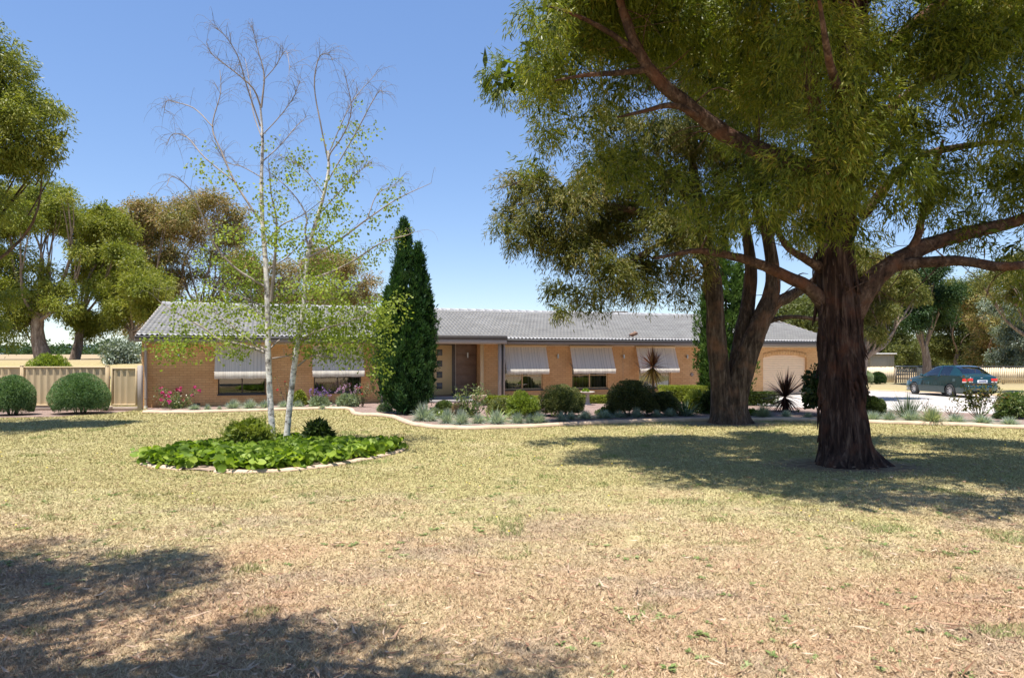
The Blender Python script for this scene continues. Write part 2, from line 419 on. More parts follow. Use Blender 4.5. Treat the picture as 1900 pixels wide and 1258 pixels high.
kerb('garden_edging', isl[ib[0]:ib[-1]+1], 'left hand peach edging tip of the island bed under the birch', .13, .045)
db = np.array([[30.0, 21.5], DRIVE_B[1]+[-1.5, 3.2], DRIVE_B[2], DRIVE_B[3], DRIVE_B[4], DRIVE_B[5]])
dbs, _ = smooth_path(np.c_[db, np.zeros(len(db))], [1]*len(db), 40)
kerb('garden_edging', dbs[:, :2], 'peach concrete edging along the far side of the driveway behind the car', .14, .07)

# ------------------------------------------------------------------ grass blades (uncountable)
rng = np.random.default_rng(11)
def scatter_lawn(n, y0, y1, pw=1.0, marg=1.12):
    u = rng.random(n); y = (y0**(1-pw)+(y1**(1-pw)-y0**(1-pw))*u)**(1/(1-pw)) if pw != 1 else y0*(y1/y0)**u
    x = (rng.random(n)*2-1)*.75*marg*y+rng.normal(0, .25, n)
    return np.c_[x, y]
xy = scatter_lawn(700000, 3.1, 25.0, .75)
keep = ~inside(MULCH, xy) & ~inside(ISLAND*1.0, xy) & ~inside(DRIVE, xy) & ~inside(MULCH_L, xy)
hq = np.array([HW(-.1, -.1)[:2], HW(30, -.1)[:2], HW(30, 11)[:2], HW(-.1, 11)[:2]]); keep &= ~inside(hq, xy)
for t, r in ((T1, .95), (T2, .85)):
    d = np.hypot(xy[:, 0]-t[0], (xy[:, 1]-t[1])/.7); keep &= d > r+rng.random(len(xy))*.7
nz = vnoise(np.c_[xy*.9, np.zeros(len(xy))], 21); nz2 = vnoise(np.c_[xy*3.5, np.zeros(len(xy))], 22)
keep &= (.35*nz+.65*nz2)*.8+.2*rng.random(len(xy)) > .20
xy = xy[keep]; n = len(xy); Y = xy[:, 1]
nzb = vnoise(np.c_[xy*2.2, np.zeros(n)], 31)
tuft = .75*sstep((vnoise(np.c_[xy*2.3, np.zeros(n)], 41)-.74)/.12)*sstep((vnoise(np.c_[xy*4.1, np.zeros(n)], 42)-.45)/.2)
L = (.016+.022*rng.random(n))*(1+.5*nzb)*(1+.35*tuft)*(1+np.clip(Y-9, 0, 12)*.035)
W = (.0022+.0018*rng.random(n))*(1+np.clip(Y-4, 0, 18)*.14)
az = rng.random(n)*2*pi; tilt = .5+rng.random(n)*.95; tilt = tilt*(1-.45*tuft)
D = np.stack([np.cos(az)*np.sin(tilt), np.sin(az)*np.sin(tilt), np.cos(tilt)], 1)
sd = unit(np.cross(D, rng.normal(0, 1, (n, 3))))
b = np.c_[xy, ground_z(xy[:, 0], xy[:, 1])-.002]
V = np.stack([b-sd*W[:, None], b+sd*W[:, None], b+D*L[:, None]], 1).reshape(-1, 3)
gr = np.clip(tuft*(rng.random(n) < .8)+(rng.random(n) < .05)*.7, 0, 1)*.85
br = (rng.random(n) < .10)*.7*(1-tuft)
kind(mesh_np('grass', V, np.arange(3*n).reshape(n, 3), m_blade, attrs={'rnd': rng.random(n), 'green': gr, 'brown': br}), 'stuff', 'short dry and green grass blades covering the lawn', 'grass')

# broad flat weeds in the near lawn and fallen bark strips / leaves
def rosette(c, r, k, rg):
    V = []; Fc = []
    for _ in range(k):
        a = rg.random()*2*pi; l = r*(.5+.6*rg.random()); w = l*.22; up = .15+.5*rg.random()
        d = np.array([cos(a), sin(a), up]); s = np.array([-sin(a), cos(a), 0])*w
        i = len(V); V += [c, c+d*l*.5+s, c+d*l*np.array([1, 1, .5]), c+d*l*.5-s]; Fc.append((i, i+1, i+2, i+3))
    return V, Fc
V = []; Fc = []; rr = []
wp = scatter_lawn(300, 3.4, 13, 1.2); wp = wp[~inside(ISLAND, wp)]
wp = wp[np.hypot(wp[:, 0]-T1[0], wp[:, 1]-T1[1]) > 1.5]
wp = wp[vnoise(np.c_[wp*.7, np.zeros(len(wp))], 77) > .42]
for q in wp:
    for _ in range(rng.integers(1, 5)):
        c = np.array([q[0]+rng.normal(0, .07), q[1]+rng.normal(0, .07), .004])
        a, b_ = rosette(c, .022+.035*rng.random(), 11, rng); i = len(V); V += a; Fc += [tuple(x+i for x in t) for t in b_]; rr += [rng.random()]*len(b_)
m_weed = leafmat('weed_green', [(.12, .17, .055), (.20, .26, .09), (.30, .34, .16)], .2)
kind(mesh_np('lawn_weeds', V, np.array(Fc), m_weed, attrs={'rnd': rr}), 'stuff', 'small green weeds dotted through the dry near lawn', 'weeds')
V = []; Fc = []; rr = []
lp = np.vstack([scatter_lawn(4200, 3.2, 12.5, 1.1), np.c_[T1[0]+rng.normal(0, 1.6, 420), T1[1]-.4+rng.normal(0, 1.1, 420)], np.c_[T2[0]+rng.normal(0, 1.3, 200), T2[1]-.3+rng.normal(0, .8, 200)]])
lp = lp[~inside(ISLAND, lp) & ~inside(MULCH, lp)]
for q in lp:
    a = rng.random()*2*pi; l = .02+.035*rng.random(); w = .003+.004*rng.random()
    if rng.random() < .05: l *= 2.2; w *= 1.4
    d = np.array([cos(a), sin(a), 0]); s = np.array([-sin(a), cos(a), 0]); z0 = .012+.03*rng.random(); c = np.array([q[0], q[1], z0])
    tl = rng.normal(0, .25); cv = rng.random()*.3
    pts = [c-d*l+np.array([0, 0, cv*l-tl*l*.4]), c+s*w+[0, 0, .004], c-s*w-[0, 0, .002], c+d*l+s*l*.3*rng.normal()+np.array([0, 0, cv*l+tl*l*.4])]
    i = len(V); V += pts; Fc.append((i, i+1, i+3, i+2)); rr.append(rng.random())
m_litter = leafmat('leaf_litter', [(.11, .06, .04), (.26, .14, .085), (.42, .27, .18), (.52, .41, .31)], .15)
kind(mesh_np('leaf_litter', V, np.array(Fc), m_litter, attrs={'rnd': rr}), 'stuff', 'fallen gum leaves and curled bark strips on the lawn', 'leaf litter')
V = []; Fc = []
for q in scatter_lawn(260, 6.5, 20, .3):
    if inside(MULCH, q[None])[0] or inside(ISLAND, q[None])[0] or inside(DRIVE, q[None])[0]: continue
    if vnoise(np.array([[q[0]*.5, q[1]*.5, 3.]]), 5)[0] < .5: continue
    c = np.array([q[0], q[1], .05+.03*rng.random()]); r = .011+.004*(q[1] > 10)
    i = len(V); V += [c+np.array([r*cos(a), r*sin(a), 0.004*cos(2*a)]) for a in np.linspace(0, 2*pi, 7)[:-1]]; Fc.append(tuple(range(i, i+6)))
m_yel = plain('yellow_petal', (.75, .55, .03), .6)
kind(mesh_np('lawn_flowers', V, np.array(Fc), m_yel), 'stuff', 'tiny yellow flowers scattered across the lawn', 'flowers')
# ------------------------------------------------------------------ the house
m_brick, nt, bs = mat_new('orange_brick')
oc = objcoord(nt); sp = nt.nodes.new('ShaderNodeSeparateXYZ'); nt.links.new(oc, sp.inputs[0])
cb = nt.nodes.new('ShaderNodeCombineXYZ'); nt.links.new(math_(nt, 'ADD', sp.outputs[0], sp.outputs[1]), cb.inputs[0]); nt.links.new(sp.outputs[2], cb.inputs[1])
bt = nt.nodes.new('ShaderNodeTexBrick'); nt.links.new(cb.outputs[0], bt.inputs['Vector'])
bt.inputs['Scale'].default_value = 1.0; bt.inputs['Brick Width'].default_value = .24; bt.inputs['Row Height'].default_value = .086
bt.inputs['Mortar Size'].default_value = .007; bt.inputs['Mortar Smooth'].default_value = .2; bt.inputs['Bias'].default_value = -.1
bt.inputs['Color1'].default_value = (.60, .345, .16, 1); bt.inputs['Color2'].default_value = (.71, .435, .215, 1); bt.inputs['Mortar'].default_value = (.36, .19, .085, 1)
nz = noise(nt, oc, 1.3, 4)
c = mixc(nt, .35, bt.outputs['Color'], ramp(nt, nz, [(.35, (.53, .295, .125)), (.65, (.74, .455, .225))]))
nt.links.new(c, bs.inputs['Base Color']); bs.inputs['Roughness'].default_value = .9; bs.inputs['Specular IOR Level'].default_value = .2
bump(nt, bs, math_(nt, 'SUBTRACT', 1.0, bt.outputs['Fac']), .6, .012)

m_tile = plain('grey_roof_tile', (.335, .332, .335), .8, .16, 1.6, bmp=.15)
m_ridge = plain('ridge_tile', (.36, .355, .355), .85, .2, 3)
m_gutter = plain('dark_gutter', (.05, .048, .05), .5, .1)
m_fascia = plain('brown_grey_paint', (.25, .205, .175), .6, .06)
m_fdark = plain('charcoal_paint', (.085, .075, .068), .55, .08)
m_trim = plain('taupe_paint', (.38, .325, .285), .55, .06)
m_cream = plain('cream_paint', (.62, .46, .27), .55, .05)
m_soffit = plain('soffit_board', (.55, .45, .33), .7, .05)
m_door = plain('cream_door_paint', (.55, .42, .23), .4, .04)
m_dpane = plain('frosted_dark_glass', (.085, .09, .10), .25, .25, 12)
m_panel = plain('brown_stone_panel', (.20, .135, .10), .7, .22, 4, bmp=.2)
m_slab = plain('porch_concrete', (.27, .25, .24), .8, .15, 4)
m_metal = plain('brushed_steel', (.5, .5, .5), .35, .08, metallic=.8)
m_black = plain('black_plastic', (.02, .02, .022), .5, .1)
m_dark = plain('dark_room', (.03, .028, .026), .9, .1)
m_curtain = None
m_curt, nt, bs = mat_new('curtain_cloth')
w = nt.nodes.new('ShaderNodeTexNoise'); nt.links.new(mapv(nt, objcoord(nt), (7, .3, .12)), w.inputs['Vector']); w.inputs['Scale'].default_value = 2.2
nt.links.new(ramp(nt, w.outputs[0], [(.38, (.05, .05, .045)), (.55, (.36, .33, .28)), (.7, (.6, .56, .5))]), bs.inputs['Base Color']); bs.inputs['Roughness'].default_value = .9
m_glass, nt, bs = mat_new('window_glass')
fr = nt.nodes.new('ShaderNodeFresnel'); fr.inputs[0].default_value = 1.75
gl = nt.nodes.new('ShaderNodeBsdfGlossy'); gl.inputs['Roughness'].default_value = .015; gl.inputs[0].default_value = (.95, .95, .95, 1)
tp = nt.nodes.new('ShaderNodeBsdfTransparent'); tp.inputs[0].default_value = (.55, .58, .55, 1)
mx = nt.nodes.new('ShaderNodeMixShader'); nt.links.new(math_(nt, 'MULTIPLY', fr.outputs[0], 2.2, True), mx.inputs[0]); nt.links.new(tp.outputs[0], mx.inputs[1]); nt.links.new(gl.outputs[0], mx.inputs[2])
nt.links.new(mx.outputs[0], nt.nodes['Material Output'].inputs['Surface'])

def stripe_mat(name, base, dark, tr=0.0):
    m, nt, bs = mat_new(name)
    v = mapv(nt, objcoord(nt), (1, 0, 0))
    n1 = noise(nt, v, 16, 2, .7); n2 = noise(nt, v, 47, 1, .5)
    s = mixc(nt, 1.0, ramp(nt, n1, [(.44, (0, 0, 0)), (.50, (1, 1, 1))]), ramp(nt, n2, [(.40, (0, 0, 0)), (.46, (1, 1, 1))]), 'MULTIPLY')
    c = mixc(nt, s, dark, base); c = mixc(nt, .15, c, ramp(nt, noise(nt, objcoord(nt), 3, 4), [(.3, dark), (.7, base)]))
    nt.links.new(c, bs.inputs['Base Color']); bs.inputs['Roughness'].default_value = .9; bs.inputs['Specular IOR Level'].default_value = .1
    if tr:
        t = nt.nodes.new('ShaderNodeBsdfTranslucent'); nt.links.new(c, t.inputs[0]); mx = nt.nodes.new('ShaderNodeMixShader'); mx.inputs[0].default_value = tr
        nt.links.new(bs.outputs[0], mx.inputs[1]); nt.links.new(t.outputs[0], mx.inputs[2]); nt.links.new(mx.outputs[0], nt.nodes['Material Output'].inputs['Surface'])
    return m
m_awn = stripe_mat('awning_canvas', (.86, .80, .71), (.64, .595, .53), .3)
m_val = stripe_mat('awning_valance', (.88, .82, .71), (.72, .66, .57), .3)

house = thing('brick_house', 'long low orange brick house with grey tiled roof and canvas window awnings', 'house', (HX, HY, 0), HANG)
LEN, DEP, OV = 29.3, 9.9, .5
ZE, ZR, VR = 2.49, 3.99, 5.0
WIN = []   # s0, s1, z0, z1
for a, b in ((404, 493), (582, 670), (931, 1007.5), (1061, 1128), (1185.5, 1244.5)):
    WIN.append((S(a), S(b), .455, 2.13))
REC = (S(709), S(896), 0.0, 2.34)
GAR = (S(1416), S(1497), 0.0, 1.905)
ops = sorted(WIN+[REC, GAR])
mb = MB()
X0 = -.22
xs_ = sorted({X0, LEN}|{o[0] for o in ops}|{o[1] for o in ops}); zs_ = sorted({0, .455, 2.13, 2.34, 1.905, 2.4})
for i in range(len(xs_)-1):
    for j in range(len(zs_)-1):
        cx = (xs_[i]+xs_[i+1])/2; cz = (zs_[j]+zs_[j+1])/2
        if any(o[0] < cx < o[1] and o[2] < cz < o[3] for o in ops): continue
        mb.quad((xs_[i], 0, zs_[j]), (xs_[i+1], 0, zs_[j]), (xs_[i+1], 0, zs_[j+1]), (xs_[i], 0, zs_[j+1]))
for o in ops:
    d = .12 if o is not REC else .95
    if o is GAR: continue
    s0, s1, z0, z1 = o
    mb.quad((s0, 0, z0), (s0, 0, z1), (s0, d, z1), (s0, d, z0)); mb.quad((s1, 0, z1), (s1, 0, z0), (s1, d, z0), (s1, d, z1))
    mb.quad((s0, 0, z1), (s1, 0, z1), (s1, d, z1), (s0, d, z1))
    if o is not REC: mb.quad((s0, 0, z0), (s0, d, z0), (s1, d, z0), (s1, 0, z0))
# garage arch
s0, s1, _, zc = GAR; zs = 1.755; n = 16
ar = [(s0+(s1-s0)*k/n, zs+(zc-zs)*math.sin(pi*(.12+.76*k/n)) if 0 < k < n else zs) for k in range(n+1)]
ar = [(x, zs+(zc-zs)*(1-(2*k/n-1)**2)) for k, (x, _) in enumerate(ar)]
for k in range(n):
    (xa, za), (xb, zb) = ar[k], ar[k+1]
    mb.quad((xa, 0, za), (xb, 0, zb), (xb, 0, zc), (xa, 0, zc)); mb.quad((xa, 0, za), (xa, .14, za), (xb, .14, zb), (xb, 0, zb))
mb.quad((s0, 0, 0), (s0, 0, zs), (s0, .14, zs), (s0, .14, 0)); mb.quad((s1, 0, zs), (s1, 0, 0), (s1, .14, 0), (s1, .14, zs))
# ends with gables, back
for x in (X0, LEN):
    mb.add([(x, 0, 0), (x, DEP, 0), (x, DEP, 2.5), (x, VR, 3.83), (x, 0, 2.5)], [(0, 1, 2, 3, 4)])
mb.quad((X0, DEP, 0), (LEN, DEP, 0), (LEN, DEP, 2.5), (X0, DEP, 2.5))
# recess back wall behind door and panel
mb.quad((REC[0], .95, 0), (REC[1], .95, 0), (REC[1], .95, 2.34), (REC[0], .95, 2.34))
mb.build('wall', m_brick, house)
# near-black sheet standing in for the unlit rooms, so no daylight shows through
mb = MB(); mb.quad((0.1, 1.6, 0), (LEN-.1, 1.6, 0), (LEN-.1, 1.6, 2.4), (.1, 1.6, 2.4)); mb.build('dark_lining', m_dark, house)
# brick soldier course over the garage arch
mb = MB()
for k in range(n):
    (xa, za), (xb, zb) = ar[k], ar[k+1]
    mb.add([(xa+.006, -.006, za), (xb-.006, -.006, zb), (xb-.006, -.006, zb+.22), (xa+.006, -.006, za+.22), (xa+.006, .02, za), (xb-.006, .02, zb), (xb-.006, .02, zb+.22), (xa+.006, .02, za+.22)], [(0, 1, 2, 3), (0, 4, 5, 1), (3, 2, 6, 7), (0, 3, 7, 4), (1, 5, 6, 2)])
mb.build('arch_course', m_brick, house)

# roof: real wavy tile courses
def roof_side(sign):
    s0, s1 = -.32, LEN+.4; rows = 14; per = .16
    xs = np.arange(s0, s1+.001, per/6)
    V = []; nr = 0
    run = VR+OV
    for r in range(rows):
        for e in (0, 1):
            t = (r+e)/rows
            yv = -OV+run*t; z = ZE+(ZR-ZE)*t+(.052 if e == 0 else 0.0)
            w = (.020 if e == 0 else .008)*np.sin(2*pi*xs/per)
            if e == 0: yv = yv-.075
            yy = np.full_like(xs, yv)
            if sign < 0: yy = 2*VR-yy
            V.append(np.stack([xs, yy, z+w], 1)); nr += 1
    V = np.concatenate(V); nx = len(xs)
    k = np.arange(nr-1)[:, None]*nx; i = np.arange(nx-1)[None, :]
    f = np.stack([k+i, k+i+1, k+nx+i+1, k+nx+i], -1).reshape(-1, 4)
    return V, f
va, fa = roof_side(1); vb, fb = roof_side(-1)
roof = mesh_np('roof', np.vstack([va, vb]), np.vstack([fa, fb[:, ::-1]+len(va)]), m_tile, house, local=True)
mb = MB(); x = -.34
while x < LEN+.42:
    x1 = min(x+.42, LEN+.44); seg = 7
    for kk, (xx, r) in enumerate(((x, .135), (x1-.01, .118))):
        pass
    v = []
    for xx, r in ((x, .135), (x1+.02, .115)):
        for a in np.linspace(-.15*pi, 1.15*pi, seg): v.append((xx, VR+r*cos(a), ZR-.035+r*sin(a)))
    mb.add(v, [(i, i+1, seg+i+1, seg+i) for i in range(seg-1)]+[tuple(range(seg))]); x = x1
mb.build('ridge_cap', m_ridge, roof)
# barge boards, under-roof lining
for x0 in (-.33, LEN+.38):
    mb = MB()
    for sgn in (1, -1):
        y0 = -OV if sgn > 0 else 2*VR+OV
        mb.add([(x0, y0, ZE-.16), (x0+.03, y0, ZE-.16), (x0+.03, VR, ZR-.16), (x0, VR, ZR-.16), (x0, y0, ZE+.03), (x0+.03, y0, ZE+.03), (x0+.03, VR, ZR+.05), (x0, VR, ZR+.05)], [(0, 1, 2, 3), (4, 7, 6, 5), (0, 4, 5, 1), (0, 3, 7, 4), (1, 5, 6, 2)])
    mb.build('barge_board', m_trim, roof)
mb = MB(); mb.quad((-.3, -OV+.02, ZE-.02), (LEN+.38, -OV+.02, ZE-.02), (LEN+.38, VR, ZR-.04), (-.3, VR, ZR-.04)); mb.quad((-.3, 2*VR+OV-.02, ZE-.02), (LEN+.38, 2*VR+OV-.02, ZE-.02), (LEN+.38, VR, ZR-.045), (-.3, VR, ZR-.045)); mb.build('roof_lining', m_dark, roof)
p_ = P(1150, 586.5, HY+UX*5.4+UY*S(1150, 5.4)); sv = S(1150, 5.4)
mb = MB(); mb.box(sv-.34, sv+.34, 5.25, 5.55, ZR-.15, ZR+.13, .03); mb.box(sv-.42, sv+.42, 5.2, 5.6, ZR+.13, ZR+.17, .015); mb.build('roof_vent', m_fascia, roof)

# gutters, fascia, soffit
PF0, PF1 = S(700, -.8), S(941, -.8)
gs = [(-.34, PF0), (PF1, LEN+.42)]
mb = MB(); fb_ = MB()
for a, b in gs:
    mb.box(a, b, -OV-.12, -OV-.005, ZE-.075, ZE+.005, .02); fb_.box(a, b, -OV-.085, -OV-.0, ZE-.20, ZE-.078, .008)
mb.box(-.34, LEN+.42, 2*VR+OV, 2*VR+OV+.11, ZE-.1, ZE, .02)
mb.build('gutter', m_gutter, house); fb_.build('fascia', m_fascia, house)
mb = MB(); mb.box(-.3, LEN+.38, -OV+.004, -.002, ZE-.19, ZE-.175); mb.box(0.02, REC[0]-.03, -.022, -.002, 2.235, 2.30); mb.box(PF1-.0, LEN-.03, -.022, -.002, 2.235, 2.30); mb.build('soffit', m_soffit, house)

# porch head and posts
mb = MB(); mb.box(PF0, PF1, -.86, -.79, 2.46, 2.625, .01); mb.box(PF1-.07, PF1, -.785, -.12, 2.46, 2.62); mb.box(PF0, PF0+.07, -.785, -.12, 2.46, 2.62)
mb.box(PF0, PF1-.072, -.788, -.05, 2.585, 2.60)
ph = mb.build('porch_fascia', m_fdark, house)
mb = MB(); mb.box(PF0+.03, PF1-.02, -.84, -.775, 2.30, 2.457, .008); mb.box(PF1-.085, PF1-.02, -.773, -.03, 2.30, 2.457); mb.box(PF0+.03, PF1-.087, -.773, -.03, 2.40, 2.42); mb.build('porch_beam', m_trim, ph)
def vbar(px0, px1, v0, v1, z0, z1, mat, name, bev=.01, parent=house):
    mb = MB(); mb.box(S(px0, v0), S(px1, v0), v0, v1, z0, z1, bev); return mb.build(name, mat, parent)
vbar(925.2, 930.6, -.62, -.50, 0, 2.30, m_trim, 'porch_post')
vbar(934.6, 937.2, -.62, -.54, 0, 2.30, m_trim, 'porch_post')
vbar(930.9, 934.4, -.56, -.50, 0, 2.30, m_fdark, 'post_infill')
mb = MB(); mb.box(S(891.5, -.02), S(898, -.02), -.03, .06, .0, 2.34, .006); mb.build('corner_trim', m_cream, house)
mb = MB(); mb.box(S(705.5), S(710.5), -.04, .06, 0, 2.34, .006); mb.build('corner_trim', m_trim, house)
mb = MB(); mb.box(REC[0], REC[1], .0, .95, 2.345, 2.37); mb.build('porch_ceiling', m_soffit, house)
mb = MB(); mb.box(REC[0]+.01, S(925, -.5), -.75, -.03, 0, .13, .015); mb.box(REC[0]+.01, REC[1]-.01, -.03, .94, 0, .215, .01); mb.build('porch_slab', m_slab, house)

# front door
dv = .90
d0, d1 = S(762, dv), S(838, dv); z0, z1 = .235, 2.27
mb = MB(); mb.box(d0, d1, dv-.04, dv, z0, z1, .006); door = mb.build('door', m_door, house)
for ya, yb in ((648.2, 659.8), (668.8, 680.3), (689.4, 701), (710, 721.6)):
    for xa, xb in ((809.6, 820.3),):
        za, zb = HZ(815, yb, dv), HZ(815, ya, dv)
        mb = MB(); mb.box(S(xa, dv), S(xb, dv), dv-.048, dv-.038, za, zb, .004); mb.build('door_pane', m_dpane, door)
mb = MB(); mb.tube([(S(781, dv), dv-.09, 1.0), (S(781, dv), dv-.09, 1.35)], .014, 8); mb.box(S(781, dv)-.01, S(781, dv)+.01, dv-.09, dv-.04, 1.06, 1.08); mb.box(S(781, dv)-.01, S(781, dv)+.01, dv-.09, dv-.04, 1.27, 1.29); mb.build('door_handle', m_metal, door)
mb = MB(); mb.box(d1+.003, S(843.6, dv), dv-.06, dv+.02, .22, 2.32, .005); mb.box(d0-.12, d0-.003, dv-.06, dv+.02, .22, 2.32, .005); mb.box(d0-.12, S(843.6, dv), dv-.06, dv+.02, z1+.006, 2.335, .004); mb.box(d0, d1, dv-.05, dv+.02, .217, .232); mb.build('door_frame', m_fdark, house)
mb = MB(); mb.box(S(843.8, dv), S(845.6, dv), dv-.07, dv, .22, 2.33, .003); mb.build('panel_strip', m_trim, house)
mb = MB(); pz = np.linspace(.22, 2.33, 6)
for a, b in zip(pz[:-1], pz[1:]): mb.box(S(845.8, dv), REC[1]-.03, dv-.03, dv+.03, a+.002, b-.002, .004)
mb.build('entry_panel', m_panel, house)
def lamp(px, py, v, h=.17):
    s = S(px, v); z = HZ(px, py, v)
    mb = MB(); mb.box(s-.022, s+.022, v-.075, v-.006, z-.03, z+.03); mb.tube([(s, v-.09, z-h/2), (s, v-.09, z+h/2)], .038, 12)
    r = [(s+.038*cos(a), v-.09+.038*sin(a), z-h/2) for a in np.linspace(0, 2*pi, 13)[:-1]]; mb.add(r, [tuple(range(12))]); r = [(x, y, z+h/2) for x, y, _ in r]; mb.add(r, [tuple(range(12))])
    mb.build('wall_lamp', m_metal, house)
lamp(867, 659, .87, .22); lamp(332, 659, 0); lamp(1034, 661, 0); lamp(1156, 661.5, 0); lamp(1273.5, 662, 0)
for px, py in ((365, 750), (426, 749.2), (489, 748), (610, 745.5)):
    s = S(px); z = HZ(px, py); mb = MB(); mb.box(s-.115, s+.115, -.008, .03, z-.035, z+.035)
    for k in range(5): mb.box(s-.1+k*.044, s-.08+k*.044, -.014, -.007, z-.03, z+.03)
    mb.build('air_vent', m_black, house)
s = S(1283.5); z = HZ(1283, 695); mb = MB(); mb.tube([(s, -.002, z), (s, -.05, z)], [.085, .07], 16); mb.add([(s+.07*cos(a), -.05, z+.07*sin(a)) for a in np.linspace(0, 2*pi, 17)[:-1]], [tuple(range(16))]); mb.build('flue_vent', m_fascia, house)
for px in (1156, 1303): mb = MB(); mb.box(S(px)-.006, S(px)+.006, -.004, .003, .05, 2.23); mb.build('wall_joint', m_fascia, house)
# downpipe and square post at the left corner
mb = MB(); mb.tube([(-.06, -.5, 2.4), (-.06, -.36, 2.3), (-.08, -.1, 2.16), (-.08, -.07, 2.0), (-.08, -.07, .0)], .045, 12, n=40); mb.tube([(-.08, -.07, .42), (-.08, -.07, .36)], .052, 12); mb.build('downpipe', m_trim, house, smooth=True)
mb = MB(); mb.tube([(-.08, -.07, .0), (-.08, -.07, .10)], .062, 12); mb.build('pipe_boot', plain('white_plastic', (.7, .68, .64), .5), house, smooth=True)
mb = MB(); mb.box(.9+S(1303), .95+S(1303), -.06, -.01, 0, 2.3); mb.build('downpipe', m_cream, house)

# windows
def window(s0, s1, z0, z1, curtain):
    f = .045; v0, v1 = .045, .10; mb = MB(); mid = (s0+s1)/2
    for a, b, c, d in ((s0, s0+f, z0+.002, z1), (s1-f, s1, z0+.002, z1), (s0+f, s1-f, z1-f, z1), (s0+f, s1-f, z0+.002, z0+f), (mid-f/2, mid+f/2, z0+f, z1-f)): mb.box(a, b, v0, v1, c, d)
    zt = .455+.42*(z1-z0)+.0
    mb.box(s0+f, mid-f/2, v0+.004, v1-.004, 1.0, 1.035); mb.box(mid+f/2, s1-f, v0+.004, v1-.004, 1.0, 1.035)
    w = mb.build('window', m_cream if s0 > 12 else m_fdark, house)
    mb = MB(); mb.quad((s0+f, .075, z0+f), (s1-f, .075, z0+f), (s1-f, .075, z1-f), (s0+f, .075, z1-f)); mb.build('pane', m_glass, w)
    mb = MB(); mb.box(s0-.02, s1+.02, -.03, .04, z0-.055, z0+.001, .006); mb.build('sill', m_gutter, w)
    if curtain:
        xs = np.linspace(s0, s1, 90); y = .27+.03*np.sin(xs*34)+.012*np.sin(xs*77); V = np.concatenate([np.stack([xs, y, np.full_like(xs, z)], 1) for z in (.3, 2.2)])
        mesh_np('curtain', V, np.array([(i, i+1, 91+i, 90+i) for i in range(89)]), m_curt, w, local=True, smooth=True)
for k, w in enumerate(WIN): window(*w, curtain=k > 0)

# canvas awnings on the five windows
def awning(pt0, pt1, y_top, y_fab, y_val, out):
    s0, s1 = S(pt0, -.06), S(pt1, -.06); zt = HZ((pt0+pt1)/2, y_top, -.06); zb = HZ((pt0+pt1)/2, y_fab, -out); zv = HZ((pt0+pt1)/2, y_val, -out)
    n = 40; m = 10; V = []
    for j in range(m+1):
        t = j/m
        for i in range(n+1):
            x = s0+.02+(s1-s0-.04)*i/n; sag = .012*math.sin(pi*t)*(1+.6*math.sin(i*.9)+.3*math.sin(i*.37+2))
            V.append((x, -.09-(out-.09)*t+sag, zt+(zb-zt)*t-sag*.5))
    f = [(j*(n+1)+i, j*(n+1)+i+1, (j+1)*(n+1)+i+1, (j+1)*(n+1)+i) for j in range(m) for i in range(n)]
    a = mesh_np('awning', V, np.array(f), m_awn, house, local=True, smooth=True)
    V = []; rg = np.random.default_rng(int(pt0))
    ph = rg.random()*6
    for j in range(5):
        for i in range(n+1):
            x = s0+.02+(s1-s0-.04)*i/n; t = j/4; V.append((x, -out-.012-.02*math.sin(t*pi)-.008*t*math.sin(i*.8+ph), zb+.012+(zv-zb-.012)*t+.006*t*math.sin(i*.45+ph)))
    f = [(j*(n+1)+i, j*(n+1)+i+1, (j+1)*(n+1)+i+1, (j+1)*(n+1)+i) for j in range(4) for i in range(n)]
    mesh_np('valance', V, np.array(f), m_val, a, local=True, smooth=True)
    mb = MB(); mb.box(s0, s1, -.13, -.025, zt-.01, zt+.085, .015); mb.build('head_box', m_cream, a)
    for x in (s0+.03, s1-.03):
        mb = MB(); mb.tube([(x, -.02, zb+.25), (x, -out+.015, zb+.02)], .011, 6); mb.build('arm', m_metal, a)
    mb = MB(); mb.tube([(s0, -out, zb+.008), (s1, -out, zb+.008)], .014, 8); mb.build('front_rail', m_val, a)
awning(398.5, 497, 639, 690.5, 702.5, .44); awning(578, 675, 641, 689, 699, .44)
awning(933.5, 1013.5, 643.5, 685.6, 694, .44); awning(1056.5, 1135.5, 645, 685.2, 693.5, .44); awning(1179, 1252.5, 645.5, 684.5, 691.5, .44)

# garage roller door
s0, s1 = GAR[0]+.003, GAR[1]-.003; zz = []; z = .01
k = int(1.9/.085); zz = np.linspace(.01, 1.9, k*4+1); yy = .10+.012*np.cos(np.linspace(0, 2*pi*k, k*4+1))
V = [(x, y, z) for z, y in zip(zz, yy) for x in (s0, s1)]
gd = mesh_np('garage_door', V, np.array([(2*i, 2*i+1, 2*i+3, 2*i+2) for i in range(len(zz)-1)]), plain('peach_roller_steel', (.78, .575, .385), .5, .04), house, local=True)
mb = MB(); mb.box(s0, s1, .085, .12, .012, .07, .01); mb.build('bottom_rail', m_cream, gd)

